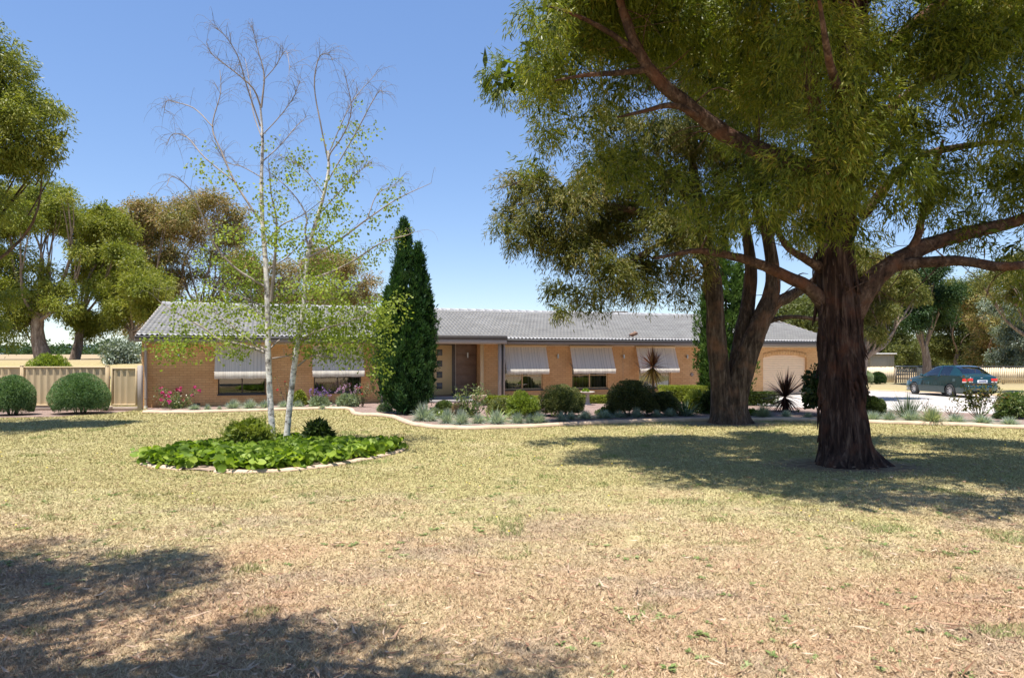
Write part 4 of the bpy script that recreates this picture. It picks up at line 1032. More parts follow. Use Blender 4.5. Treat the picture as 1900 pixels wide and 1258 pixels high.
# ------------------------------------------------------------------ front gum tree
def pl(lst): return [P(*q) for q in lst]
rg = np.random.default_rng(101)
t1 = thing('gum_tree', 'huge dark barked gum tree nearest the camera on the right of the lawn', 'tree', T1)
base = [(5.47, 11.2, -.1), (5.46, 11.2, .10), (5.44, 11.2, .45), (5.42, 11.2, .95), (5.40, 11.2, 1.7), (5.36, 11.2, 2.6), (5.31, 11.2, 3.4), (5.38, 11.25, 4.6), (5.55, 11.3, 6.0), (5.70, 11.3, 7.2), (5.7, 11.3, 8.6)]
v, f = tube_np(base, [.47, .42, .365, .335, .325, .315, .285, .26, .23, .18, .10], 84, n=240, bark=.22, bseed=2, fur=7.5)
# root flare, mostly to the right
ang = np.arctan2(v[:, 1]-11.2, v[:, 0]-5.5); low = np.clip(1-(v[:, 2]+.05)/.55, 0, 1)**2.2
fl = .03+.20*np.clip(np.cos(ang-.12), 0, 1)**2+.07*np.clip(np.cos(3*ang+.7), 0, 1)
v[:, 0] += np.cos(ang)*fl*low; v[:, 1] += np.sin(ang)*fl*low*.8
# hanging bark plates
V = [v]; Fc = [f]; n0 = len(v)
for k in range(150):
    a = rg.random()*2*pi; z = .35+rg.random()*3.2; r = .325+.03*rg.random(); l = .12+.4*rg.random()**2; w = .012+.022*rg.random(); o = .01+.05*rg.random()
    c0 = np.interp(z, [p_[2] for p_ in base], [p_[0] for p_ in base])
    pts = [(c0+(r-.02)*cos(a), 11.2+(r-.02)*sin(a), z), (c0+(r+.015)*cos(a+.03), 11.2+(r+.015)*sin(a+.03), z-l*.5), (c0+(r+o)*cos(a+.05), 11.2+(r+o)*sin(a+.05), z-l)]
    vv, ff = tube_np(pts, [w, w*.9, w*.3], 5, n=6); V.append(vv); Fc.append(ff+n0); n0 += len(vv)
mesh_np('trunk', np.concatenate(V), np.concatenate(Fc), m_bark1, t1, smooth=True)
LR = pl([(1560, 600, 11.2), (1600, 545, 11.05), (1632, 508, 11.0), (1700, 464, 11.0), (1790, 434, 10.9), (1880, 412, 10.8), (2010, 360, 10.5), (2120, 320, 10.2)])
limbs1 = [(LR, [.24, .175, .15, .13, .105, .09, .06, .04]),
    (pl([(1655, 494, 11.0), (1710, 487, 10.8), (1780, 484, 10.6), (1850, 494, 10.4), (1910, 490, 10.3), (2050, 470, 10.1)]), [.10, .085, .075, .07, .06, .03]),
    (pl([(1680, 474, 11.0), (1703, 440, 10.9), (1712, 400, 10.8), (1728, 340, 10.6), (1750, 260, 10.4)]), [.07, .06, .05, .04, .02]),
    (pl([(1565, 600, 11.2), (1535, 570, 11.2), (1506, 538, 11.1), (1480, 522, 11.0), (1432, 500, 10.9), (1387, 483, 10.8), (1330, 470, 10.7), (1285, 466, 10.6), (1215, 480, 10.4)]), [.14, .13, .11, .095, .085, .07, .055, .04, .02]),
    (pl([(1525, 500, 11.2), (1505, 487, 11.05), (1480, 472, 10.9), (1460, 458, 10.8), (1444, 430, 10.7), (1432, 408, 10.6), (1438, 360, 10.4)]), [.10, .065, .055, .05, .045, .035, .02]),
    (pl([(1585, 360, 11.2), (1500, 318, 11.1), (1420, 285, 11.0), (1345, 248, 10.9), (1290, 206, 10.8), (1225, 152, 10.7), (1182, 90, 10.6), (1150, 0, 10.5), (1120, -110, 10.3)]), [.19, .165, .145, .125, .112, .098, .08, .06, .035]),
    (pl([(1200, 130, 10.65), (1140, 136, 10.4), (1085, 140, 10.2), (1030, 150, 10.1)]), [.05, .04, .03, .012]),
    (pl([(1312, 225, 10.8), (1250, 196, 10.6), (1190, 208, 10.4), (1145, 218, 10.3)]), [.055, .045, .03, .012]),
    (pl([(1190, 105, 10.6), (1130, 60, 10.5), (1070, 30, 10.4), (1010, 10, 10.3)]), [.05, .04, .03, .012]),
    (pl([(1535, 340, 11.2), (1515, 230, 11.0), (1502, 110, 10.9), (1505, 0, 10.8), (1490, -120, 10.7)]), [.14, .11, .095, .08, .04]),
    (pl([(1620, 130, 11.3), (1680, 60, 11.0), (1740, 10, 10.8), (1800, -60, 10.5)]), [.12, .10, .08, .04]),
    (pl([(1590, 110, 11.3), (1560, 40, 11.4), (1550, -60, 11.5), (1530, -160, 11.5)]), [.16, .14, .10, .05]),
    (pl([(1600, 250, 11.3), (1690, 170, 11.0), (1780, 120, 10.6), (1860, 100, 10.2)]), [.09, .07, .05, .02]),
    (pl([(1600, 400, 11.25), (1690, 300, 11.4), (1800, 270, 11.5), (1920, 260, 11.5)]), [.08, .065, .05, .02]),
    (pl([(1580, 300, 11.2), (1570, 220, 10.2), (1560, 180, 9.4), (1540, 120, 8.6), (1520, 0, 8.0)]), [.12, .09, .07, .05, .02]),
    (pl([(1600, 260, 11.3), (1600, 160, 12.6), (1620, 60, 14.0)]), [.11, .08, .03])]
for k in range(150):   # bare twigs and small branches between the foliage
    b = limbs1[rg.choice([0, 1, 3, 5, 5, 5, 9, 12, 13])][0]; i = rg.integers(1, len(b)-1); b = b[i]*(.5+.5*rg.random())+b[i-1]*0+b[i]*0 if False else b[i]+(b[i-1]-b[i])*rg.random()
    d = unit(rg.normal(0, 1, 3)*[1, .7, .6]+[0, 0, -.1]); l = .35+.7*rg.random(); r = .005+.012*rg.random()**2
    limbs1.append(([b, b+d*l*.5+rg.normal(0, .05, 3), b+d*l+[0, 0, -.15*rg.random()]], [r, r*.7, r*.25]))
v, f = limb_set(limbs1, rg, 12, .16, .04, 9); mesh_np('limbs', v, f, barkmat('warm_limb_bark', (.018, .011, .009), (.085, .052, .036), (.21, .145, .105), (7, 7, 3.5), 1.0, (.16, .07, .04)), t1, smooth=True)
CL1 = [(1005, 30, .55, 10.3), (1070, 10, .8, 11.2), (1012, 110, .46, 10.5), (1004, 185, .36, 10.5), (1065, 120, .7, 11.0), (1015, 245, .36, 10.5), (995, 292, .24, 10.4), (1075, 230, .55, 11.2), (1110, 40, .75, 11.4), (1140, 160, .6, 11.6), (1110, 300, .5, 11.3), (1180, 300, .55, 11.6), (1240, 30, .7, 11.6), (1240, 360, .5, 11.4), (1310, 60, .7, 11.8), (1330, 150, .6, 12.4), (1400, 330, .5, 10.0), (1410, 60, .8, 11.6), (1440, 170, .7, 11.9), (1470, 310, .7, 9.4), (1410, 375, .5, 9.6), (1320, 350, .55, 10.4), (1340, 420, .45, 10.4), (1540, 230, .75, 9.3), (1550, 340, .65, 9.5), (1530, 415, .42, 9.9), (1585, 420, .42, 10.0), (1480, 410, .36, 10.0), (1500, 60, .8, 9.2), (1610, 190, .8, 9.5), (1640, 300, .75, 9.7), (1690, 240, .8, 10.2), (1665, 375, .5, 10.6), (1740, 320, .7, 10.6), (1660, 80, .85, 10.0), (1740, 60, .8, 9.6), (1800, 140, .75, 9.3), (1850, 60, .8, 9.5), (1850, 215, .55, 9.6), (1890, 160, .6, 9.6), (1830, 330, .55, 11.2), (1900, 330, .65, 11.0), (1780, 400, .5, 11.2), (1870, 270, .5, 11.4), (1580, 90, .9, 12.8), (1480, 150, .9, 13.2), (1380, 220, .8, 13.0), (1700, 130, .9, 13.4), (1650, 230, .8, 13.4), (1560, 280, .75, 13.2), (1840, 455, .32, 10.9), (1885, 470, .36, 10.8), (1760, 455, .2, 10.9), (1900, 540, .3, 10.9), (1800, 420, .35, 11.0), (1950, 80, .9, 10), (1960, 220, .8, 10.4), (1970, 380, .7, 10.6), (2080, 250, 1.0, 10.8), (2100, 90, 1.0, 10.6), (2060, 400, .8, 10.4)]
cl1 = [(*P(a, b, y), r) for a, b, r, y in [(a, b, r*.93, y) for a, b, r, y in CL1]]
up1 = []
for k in range(46):   # the crown above the picture
    a = rg.random()*2*pi; rr = 4.4*math.sqrt(rg.random()); z = 7.7+rg.random()*2.4*(1-rr/6)
    up1.append((max(1.4, 4.9+rr*cos(a)*1.1), 11.2+rr*sin(a)*.75, z, .85))
up1 += [(-.15, 12.6, 6.9, .5), (.7, 13.2, 7.2, .7)]
up1 += [(x, y, z, .8) for x, y, z in ((1.9, 8.4, 7.7), (2.7, 7.5, 7.6), (3.5, 6.9, 7.8), (4.6, 6.6, 7.7), (5.6, 6.5, 7.9), (6.6, 6.7, 7.8), (7.6, 6.9, 7.9), (3.2, 8.2, 7.8), (4.2, 7.7, 7.9), (6.2, 7.8, 8.0), (7.6, 8.2, 8.0), (8.6, 7.6, 8.0), (2.2, 9.6, 7.8), (8.8, 9.4, 8.0))]
sat = []
for c in cl1:   # smaller outlying sprays round every mass
    for _ in range(2):
        d = sph(1, rg)[0]; sat.append((c[0]+d[0]*c[3]*.95, c[1]+d[1]*c[3]*.9, c[2]+d[2]*c[3]*.9, c[3]*.42))
cl1 = [(x, y, z, r*.88) for x, y, z, r in cl1]+sat+up1
v, f, r = join(clump_leaves(cl1, 14500, 26, .115, .018, rg, droop=.55, sig=.06, strand=.24, shell=.35, lump=.5), inner_leaves(cl1, 15000, .18, .05, rg), inner_leaves(up1, 9000, .34, .10, rg, .95))  # last set: big filler leaves added so the upper crown casts deep shade
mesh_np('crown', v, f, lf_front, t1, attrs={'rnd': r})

# ------------------------------------------------------------------ second gum tree
rg = np.random.default_rng(202)
t2 = thing('gum_tree', 'forked brown gum tree on the kerb edge behind the front gum', 'tree', T2)
y2 = T2[1]
def p2(l): return [P(a, b, y2+(q[0] if q else 0)) for a, b, *q in l]
tr2 = [(p2([(1348, 800), (1346, 770), (1340, 730), (1334, 680), (1329, 620), (1326, 550), (1316, 480), (1300, 400), (1284, 300), (1275, 200)]), [.47, .36, .295, .26, .245, .23, .20, .155, .11, .05]),
    (p2([(1358, 802), (1360, 770), (1366, 730), (1380, 680), (1398, 630), (1418, 580), (1432, 540), (1433, 490), (1422, 430), (1405, 385), (1400, 300), (1410, 210)]), [.47, .38, .32, .29, .27, .24, .20, .17, .14, .12, .09, .05]),
    (p2([(1362, 745, .15), (1370, 680, .2), (1378, 620, .3), (1388, 565, .4), (1393, 500, .5), (1385, 430, .6), (1370, 330, .8)]), [.30, .25, .22, .19, .16, .12, .06]),
    (p2([(1415, 590), (1440, 562), (1468, 548), (1500, 530), (1530, 500), (1560, 440)]), [.22, .16, .14, .12, .09, .05]),
    (p2([(1415, 602), (1440, 592), (1475, 588), (1520, 592), (1560, 590)]), [.09, .065, .055, .05, .03]),
    (p2([(1425, 440), (1450, 400), (1480, 360), (1500, 300)]), [.12, .1, .08, .04]),
    (p2([(1320, 500), (1270, 440), (1200, 400), (1120, 380), (1040, 370), (960, 380)]), [.13, .11, .09, .07, .05, .02]),
    (p2([(1305, 420), (1260, 350), (1200, 300), (1140, 270)]), [.11, .09, .07, .03]),
    (p2([(1270, 440), (1210, 460), (1150, 500), (1100, 530)]), [.07, .055, .04, .015]),
    (p2([(1100, 378), (1060, 360), (1010, 350), (950, 340)]), [.05, .04, .03, .012])]
for k in range(40):
    pts, r_ = tr2[rg.choice([3, 5, 6, 7, 8, 9, 1])]; i = rg.integers(1, len(pts)); b = pts[i-1]+(pts[i]-pts[i-1])*rg.random()
    d = unit(rg.normal(0, 1, 3)*[1, .6, .6]); l = .5+.8*rg.random(); r = .010+.014*rg.random()
    tr2.append(([b, b+d*l*.5+rg.normal(0, .06, 3), b+d*l+[0, 0, -.2*rg.random()]], [r, r*.7, r*.25]))
big = tr2[:5]; V = []; Fc = []; n0 = 0
for i, (pts, rr_) in enumerate(big[:3]):
    v, f = tube_np(pts, rr_, 44, n=130, bark=.15, bseed=i+4, fur=5.5)
    c = T2; ang = np.arctan2(v[:, 1]-c[1], v[:, 0]-c[0]); low = np.clip(1-(v[:, 2])/.5, 0, 1)**2
    v[:, 0] += np.cos(ang)*low*.10*(1+np.cos(3*ang)); V.append(v); Fc.append(f+n0); n0 += len(v)
mesh_np('trunk', np.concatenate(V), np.concatenate(Fc), m_bark2, t2, smooth=True)
v, f = limb_set(tr2[3:], rg, 12, .16, .04, 7); mesh_np('limbs', v, f, m_bark2, t2, smooth=True)
CL2 = [(965, 345, 40), (935, 420, 28), (945, 395, 30), (1000, 330, 38), (1000, 420, 55), (955, 450, 22), (1045, 370, 60), (1060, 460, 62), (1035, 535, 30), (1040, 572, 18), (1070, 545, 26), (1110, 420, 68), (1130, 500, 55), (1105, 560, 26), (1170, 390, 70), (1195, 490, 56), (1205, 545, 26), (1165, 535, 26), (1250, 420, 62), (1262, 505, 36), (1270, 550, 20), (1300, 440, 52), (1300, 505, 24), (1335, 380, 60), (1240, 330, 70), (1150, 300, 60), (1360, 290, 70), (1290, 250, 70), (1220, 240, 60), (1130, 220, 50), (1440, 310, 60), (1490, 360, 50), (1420, 400, 30), (1520, 420, 40), (1560, 380, 50), (1100, 340, 50), (1380, 190, 70), (1470, 200, 70), (1300, 160, 70), (1550, 290, 60), (1300, 530, 14), (1245, 545, 14), (1480, 440, 24)]
cl2 = [(*P(a, b, y), r*y/F) for a, b, r, y in [(a, b, r, y2+rg.uniform(-1.5, 1.3)) for a, b, r in CL2]]
cl2 += [(*P(1330+rg.normal(0, 110), 120-rg.random()*120, y2+rg.normal(0, 1.4)), 1.0) for _ in range(10)]
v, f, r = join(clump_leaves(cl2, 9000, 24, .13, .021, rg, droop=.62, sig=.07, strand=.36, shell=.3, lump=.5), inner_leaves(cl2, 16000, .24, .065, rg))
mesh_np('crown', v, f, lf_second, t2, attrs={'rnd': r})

# ------------------------------------------------------------------ birch
rg = np.random.default_rng(303)
tb = thing('birch_tree', 'thin double trunked white birch with half bare twigs in the island bed', 'tree', TB)
yb = TB[1]
def pb(l, dy=0.0): return [P(a, b, yb+dy+(q[0] if q else 0)) for a, b, *q in l]
BT = [(pb([(507, 836), (505, 800), (500, 720), (497, 640), (496, 560), (492, 480), (487, 412), (485, 336), (487, 259), (483, 197)]), [.076, .062, .056, .053, .050, .046, .040, .034, .026, .018]),
      (pb([(530, 832, .1), (533, 798, .1), (541, 720, .1), (550, 650, .1), (562, 580, .1), (568, 500, .1), (578, 440, .1), (596, 380, .1), (609, 320, .1), (609, 280, .1)]), [.074, .060, .055, .050, .046, .041, .036, .032, .028, .022])]
BR = [([(503, 560), (510, 480), (513, 410), (503, 360), (498, 300)], .04), ([(483, 197), (470, 165), (437, 135), (394, 102), (383, 80)], .02), ([(485, 200), (490, 140), (478, 92), (468, 50)], .022), ([(488, 150), (510, 125), (530, 95), (538, 130)], .010), ([(483, 235), (459, 164), (442, 107), (420, 70), (399, 50)], .018), ([(488, 250), (520, 215), (545, 180), (556, 150)], .012), ([(487, 417), (437, 340), (410, 280), (394, 235), (409, 173), (408, 130)], .028), ([(433, 336), (380, 293), (347, 255), (320, 250), (309, 270)], .018), ([(394, 235), (361, 202), (325, 190), (309, 188), (304, 210)], .014), ([(490, 531), (437, 498), (399, 455), (375, 400), (351, 350), (320, 328), (309, 345)], .028), ([(490, 570), (447, 550), (410, 540), (371, 527)], .022), ([(491, 654), (461, 643), (408, 630), (383, 612), (345, 590), (310, 570), (293, 557)], .034), ([(493, 650), (461, 630), (425, 601), (387, 571), (350, 545)], .026), ([(489, 590), (470, 570), (465, 540), (470, 520)], .018), ([(488, 460), (520, 420), (560, 400), (600, 370)], .022), ([(495, 500), (530, 480), (560, 450), (590, 430)], .02), ([(500, 560), (530, 535), (570, 505)], .018), ([(503, 645), (520, 630), (545, 627), (600, 605)], .02), ([(505, 665), (525, 662), (545, 655), (565, 625)], .018),
      ([(553, 679), (581, 660), (620, 664), (660, 668)], .022), ([(558, 632), (581, 618), (619, 605), (660, 592), (700, 570)], .032), ([(565, 520), (609, 507), (657, 483), (709, 450), (757, 436), (770, 428)], .028), ([(571, 479), (623, 450), (681, 407), (738, 369), (800, 340)], .03), ([(575, 470), (566, 430), (569, 402), (547, 364), (514, 331), (500, 320)], .026), ([(609, 300), (595, 231), (583, 159), (592, 107), (609, 102), (618, 112)], .02), ([(609, 300), (614, 283), (640, 245), (652, 202), (645, 160), (637, 130)], .018), ([(606, 340), (614, 326), (661, 245), (690, 190), (705, 169), (712, 175)], .018), ([(590, 400), (640, 345), (665, 320), (690, 300)], .014), ([(600, 360), (570, 320), (545, 300), (520, 290)], .013), ([(565, 560), (600, 560), (640, 540), (680, 520)], .016), ([(487, 300), (520, 270), (545, 240), (570, 215)], .014), ([(486, 330), (450, 310), (420, 300), (395, 262)], .012), ([(612, 280), (640, 215), (660, 180), (700, 135)], .013), ([(487, 260), (470, 210), (462, 150), (455, 110)], .014), ([(681, 407), (700, 360), (730, 345), (745, 330)], .012)]
rb = [(c, r) for c, r in BT]; V = []; Fc = []; n0 = 0
for i, (c, r) in enumerate(BT):
    v, f = tube_np(c, r, 18, n=90, bark=.10, bseed=i, fur=2.2); V.append(v); Fc.append(f+n0); n0 += len(v)
mesh_np('trunk', np.concatenate(V), np.concatenate(Fc), m_barkb, tb, smooth=True)
br3 = []; tw = []; tips = []
for i, (l, r0) in enumerate(BR):
    n = len(l); dy = rg.normal(0, .5); base_off = .1 if l[0][0] > 545 else 0
    pts = [P(a, b, yb+base_off+dy*(k/(n-1))) for k, (a, b) in enumerate(l)]; br3.append((pts, np.linspace(r0*.85, .0045, n)))
    sm, _ = smooth_path(pts, [1]*n, 30); tips.append(sm)
    nt_ = 30 if min(b for _, b in l) < 330 else 14
    for _ in range(nt_):   # drooping hair-fine twigs
        k = rg.integers(9, 30); b = sm[k]; d = unit(np.array([rg.normal(0, .8), rg.normal(0, .6), .35+rg.normal(0, .4)])+unit(sm[min(k+1, 29)]-sm[k-1])*.7)
        ln = .2+.42*rg.random(); r = .0034
        m1 = b+d*ln*.5; m2 = m1+(d+np.array([0, 0, -.55]))*ln*.35; m3 = m2+(d*.4+np.array([0, 0, -1.0]))*ln*.28
        tw.append(([b, m1, m2, m3], [r, r*.8, r*.6, r*.35]))
        if rg.random() < .6:
            e = m1+unit(rg.normal(0, 1, 3)+[0, 0, -.6])*ln*.5; tw.append(([m1, (m1+e)/2+[0, 0, .02], e], [r*.7, r*.55, r*.3]))
v, f = limb_set(br3, rg, 8, .06, .06, 9); mesh_np('branches', v, f, plain('pale_branch', (.27, .225, .19), .8, .35, 4, coord='pos'), tb, smooth=True)
V = []; Fc = []; n0 = 0
for pts, r in tw:
    v, f = tube_np(pts, r, 3, n=6); V.append(v); Fc.append(f+n0); n0 += len(v)
mesh_np('twigs', np.concatenate(V), np.concatenate(Fc), m_twig, tb)
BC = [(300, 630, 26), (325, 650, 28), (350, 625, 30), (380, 640, 24), (410, 610, 32), (440, 645, 26), (330, 590, 22), (370, 575, 25), (400, 550, 30), (430, 570, 28), (470, 560, 30), (470, 610, 26), (530, 565, 34), (560, 590, 40), (600, 600, 42), (640, 595, 42), (680, 585, 38), (715, 575, 32), (735, 560, 20), (700, 625, 36), (690, 665, 24), (705, 690, 14), (650, 640, 38), (605, 640, 34), (565, 640, 24), (450, 500, 34), (390, 480, 24), (415, 430, 24), (480, 460, 26), (535, 440, 34), (580, 500, 30), (620, 530, 36), (560, 530, 30), (640, 440, 26), (680, 480, 20), (700, 455, 22), (730, 440, 16), (755, 432, 12), (740, 345, 14), (725, 375, 18), (690, 410, 16), (650, 235, 14), (688, 242, 16), (650, 285, 18), (640, 320, 22), (610, 340, 18), (560, 290, 18), (530, 310, 22), (545, 345, 18), (612, 385, 22), (500, 350, 14), (440, 350, 16), (425, 330, 14), (395, 325, 14), (380, 265, 9), (455, 300, 10), (660, 195, 8), (490, 400, 22), (520, 380, 20), (340, 560, 14), (490, 270, 12), (365, 300, 10), (640, 370, 14), (670, 300, 14), (610, 270, 9), (590, 430, 22), (470, 520, 22), (505, 600, 20), (610, 440, 22), (602, 500, 22), (572, 460, 20), (598, 540, 22), (625, 470, 20), (640, 400, 16), (600, 400, 18), (655, 340, 16), (560, 330, 16), (505, 430, 22), (460, 430, 16), (670, 260, 12)]
bc = px_clumps(BC, yb, .55, rg)
v1, f1, r1 = clump_leaves(bc, 2500, 6, .056, .046, rg, droop=.35, sig=.06, strand=.14, shell=.12, lump=.2)
mesh_np('leaves', v1, f1, lf_birch, tb, attrs={'rnd': r1})

# ------------------------------------------------------------------ generic gum trees farther away
def gum(label, trunk_px, base_py, Y, clumps, leafm, n_spray, per, L, W, seed, tr_r, barkm=None, group=None, name='gum_tree', droop=.4, forks=None, shell=.4, base=None, cat='tree', limbf=.8, fill=.55, limb_z=-9):
    rg = np.random.default_rng(seed)
    if base is None:
        b = P(trunk_px, base_py, Y); b[2] = float(ground_z(np.array([b[0]]), np.array([b[1]]))[0])
    else: b = clean(base)
    t = thing(name, label, cat, b, group=group)
    cl = px_clumps([(q[0], q[1], q[2]*.9) for q in clumps] if base is None else clumps, Y, Y*.025, rg) if len(clumps[0]) in (3,) or base is None else clumps
    cl = clean(cl); sat = []
    for c in cl:
        for _ in range(3):
            d = sph(1, rg)[0]; sat.append((*(c[:3]+d*c[3]*np.array([1.15, 1.1, .85])), c[3]*(.32+.28*rg.random())))
    main = cl; cl = np.vstack([cl*np.array([1, 1, 1, .9]), sat]); k_ = len(cl)
    cl = np.c_[cl[:, :3], cl[:, 3]*(1.05+.25*rg.random(k_)), cl[:, 3]*1.1, cl[:, 3]*(.58+.2*rg.random(k_))]; limbs = []
    cen = cl[:, :3].mean(0); ftop = b+(cen-b)*np.array([.35, .35, .42]); ftop[2] = b[2]+(cen[2]-b[2])*.45
    mid = (b+ftop)/2+np.array([rg.normal(0, .15), 0, 0])*tr_r*3
    tv, tf = tube_np([b-[0, 0, .2], mid, ftop], [tr_r*1.25, tr_r*.9, tr_r*.75], 14, n=24, bark=.14, bseed=seed, fur=3)
    for c in main:
        if c[2] < limb_z: continue
        s = ftop+(b-ftop)*rg.random()*.25; e = c[:3]+rg.normal(0, .2, 3)*c[3]
        m1 = s+(e-s)*.5+np.array([0, 0, -.12*np.linalg.norm(e-s)*rg.random()])+rg.normal(0, .08, 3)*np.linalg.norm(e-s)
        q = min(tr_r, .45)*limbf*(.3+.25*rg.random()); limbs.append(([s, m1, e], [q, q*.6, q*.2]))
        for _ in range(3):
            e2 = c[:3]+sph(1, rg)[0]*c[3]*.85; m2 = m1+(e-m1)*rg.random(); limbs.append(([m2, (m2+e2)/2+rg.normal(0, .08, 3), e2], [q*.35, q*.25, q*.08]))
    lv, lf = limb_set(limbs, rg, 6, .1, .1, 2.2)
    tm = mesh_np('trunk', np.concatenate([tv, lv]), np.concatenate([tf, lf+len(tv)]), barkm or m_bark3, t, smooth=True)
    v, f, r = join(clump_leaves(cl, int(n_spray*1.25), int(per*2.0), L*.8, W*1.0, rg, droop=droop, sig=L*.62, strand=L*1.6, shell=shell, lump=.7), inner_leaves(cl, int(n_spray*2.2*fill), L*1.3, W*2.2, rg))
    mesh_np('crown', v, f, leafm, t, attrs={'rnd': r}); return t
gg = 'gum trees behind the house'
gum('spreading green gum with thick pale limbs, farthest left behind the steel fence', 82, 665, 45, [(20, 368, 36), (70, 362, 40), (110, 385, 28), (40, 400, 32), (90, 412, 26), (15, 425, 28), (125, 365, 14), (20, 480, 34), (10, 545, 34), (60, 545, 36), (105, 535, 32), (50, 585, 30), (115, 570, 24), (20, 605, 26), (-40, 520, 60), (-60, 420, 60), (85, 500, 20), (150, 470, 16)], lf_left, 3000, 11, .26, .065, 1, .42, m_bark3, gg, limbf=.7, fill=.4)
gum('tall green gum with a visible forked trunk right of the fence shrub', 138, 664, 50, [(160, 412, 32), (200, 425, 36), (182, 470, 34), (215, 465, 26), (150, 450, 24), (165, 505, 26), (190, 390, 18), (130, 420, 20), (168, 600, 28), (150, 585, 22), (190, 595, 22), (215, 410, 18)], lf_left, 2100, 11, .26, .065, 2, .3, m_bark3, gg, fill=.4)
gum('lower bright green gum leaning beside the left gable', 245, 664, 47, [(220, 520, 36), (255, 530, 34), (200, 545, 24), (245, 485, 20), (285, 520, 24), (240, 570, 26), (270, 570, 22), (215, 585, 18), (290, 560, 20)], lf_left, 1600, 11, .25, .065, 3, .26, m_bark3, gg, fill=.4)
gum('brown leaved gum left of the birch crown', 268, 664, 58, [(235, 398, 26), (270, 395, 32), (300, 430, 34), (262, 440, 28), (315, 400, 24), (290, 490, 28), (255, 470, 20), (250, 560, 24), (275, 600, 22), (235, 610, 18), (300, 530, 26), (240, 500, 26), (225, 440, 26), (310, 470, 22)], lf_brown, 1500, 9, .32, .075, 4, .26, m_bark3, gg, fill=.25, shell=.2)
gum('broad brown topped gum rising behind the left end of the roof', 372, 664, 60, [(345, 385, 32), (395, 372, 34), (435, 395, 28), (330, 420, 28), (378, 425, 32), (428, 440, 32), (455, 425, 18), (322, 470, 24), (350, 510, 24), (420, 520, 28), (310, 530, 24), (372, 560, 26), (440, 490, 24), (330, 580, 22), (395, 480, 24), (455, 480, 26), (465, 520, 26), (300, 560, 22), (440, 560, 28), (480, 550, 22), (385, 590, 22)], lf_brown, 1800, 9, .32, .075, 5, .30, m_bark3, gg, fill=.25, shell=.2)
gum('reddish brown gum crown over the roof between birch and conifer', 570, 664, 62, [(520, 525, 30), (560, 500, 32), (598, 480, 30), (640, 495, 34), (675, 525, 24), (690, 550, 14), (620, 540, 34), (565, 550, 30), (655, 555, 30), (505, 560, 24), (480, 500, 26), (605, 580, 26)], lf_red, 1500, 9, .32, .075, 6, .28, m_bark3, gg, fill=.25, shell=.2)
gum('small grey olive tree standing alone in the paddock beside the brick corner', 226, 684, 40, [(215, 652, 16), (235, 650, 16), (225, 640, 14), (208, 662, 10), (243, 662, 10)], lf_grey, 260, 10, .2, .06, 7, .09, m_bark3, name='small_tree')
# right hand thicket
gr_ = 'trees beyond the picket fence'
gum('dark dense tree with a bare grey trunk right behind the picket gate', 1717, 706, 44, [(1685, 560, 28), (1720, 545, 34), (1742, 580, 26), (1700, 592, 22), (1750, 550, 24), (1728, 505, 28), (1692, 520, 24), (1690, 600, 14)], lf_dark, 1700, 11, .20, .06, 11, .27, m_bark3, gr_)
gum('olive gum above the roofline end of the thicket, left of the dark tree', 1640, 700, 72, [(1620, 600, 34), (1650, 580, 32), (1615, 640, 28), (1600, 560, 32), (1665, 625, 28), (1640, 530, 34), (1588, 620, 24), (1640, 655, 24), (1600, 660, 20), (1672, 655, 20)], lf_right, 1800, 11, .36, .085, 12, .32, m_bark3, gr_)
gum('pale olive gum with an upright trunk above the parked car roof', 1780, 700, 68, [(1780, 590, 32), (1800, 550, 34), (1768, 630, 26), (1818, 612, 28), (1755, 595, 24), (1790, 655, 22), (1740, 640, 22), (1765, 545, 22)], lf_right, 1500, 11, .34, .085, 13, .26, m_bark3, gr_)
gum('thin brown trunked gum right of the car roof', 1848, 700, 64, [(1838, 590, 28), (1852, 630, 26), (1830, 555, 28), (1860, 600, 22), (1830, 650, 22), (1870, 660, 22)], lf_brown, 900, 11, .32, .085, 14, .24, m_bark3, gr_)
gum('grey white flowering tree at the right edge above the picket fence', 1895, 705, 50, [(1868, 570, 28), (1890, 615, 32), (1872, 655, 26), (1900, 560, 30), (1905, 660, 30), (1930, 600, 40), (1940, 660, 34)], lf_grey, 1400, 11, .20, .08, 15, .22, m_bark3, gr_)
gum('shaded low gum filling the gap behind the picket gate', 1700, 700, 84, [(1700, 650, 30), (1735, 640, 30), (1720, 670, 22), (1680, 668, 22), (1660, 640, 26), (1755, 672, 18)], lf_right, 1100, 10, .4, .1, 16, .3, m_bark3, gr_)
gum('shaded low gum filling the gap behind the cream pickets', 1820, 700, 86, [(1800, 665, 26), (1840, 668, 26), (1880, 665, 30), (1815, 640, 24), (1900, 640, 30), (1860, 640, 24)], lf_right, 1100, 10, .4, .1, 17, .3, m_bark3, gr_)
gum('gum seen over the garage roof between the two near trunks', 1470, 664, 62, [(1470, 585, 22), (1500, 600, 24), (1485, 560, 26), (1515, 580, 26), (1450, 600, 14), (1520, 620, 22)], lf_right, 800, 11, .34, .085, 18, .3, m_bark3, gr_)
gum('leafy gum close behind the big trunk over the driveway', 1592, 720, 28, [(1615, 520, 34), (1655, 535, 34), (1600, 565, 28), (1640, 575, 26), (1680, 515, 26), (1610, 480, 30), (1570, 520, 30), (1625, 610, 18), (1700, 540, 18), (1560, 470, 30)], lf_second, 1700, 12, .17, .03, 19, .2, m_bark3, gr_, droop=.6)
gum('hanging gum foliage at the right edge under the long limb', 1980, 730, 34, [(1860, 505, 26), (1890, 480, 30), (1820, 520, 16), (1900, 530, 30), (1875, 545, 22), (1930, 500, 40), (1960, 560, 40), (1990, 460, 50)], lf_second, 1400, 12, .18, .035, 20, .3, m_bark3, gr_, droop=.6)
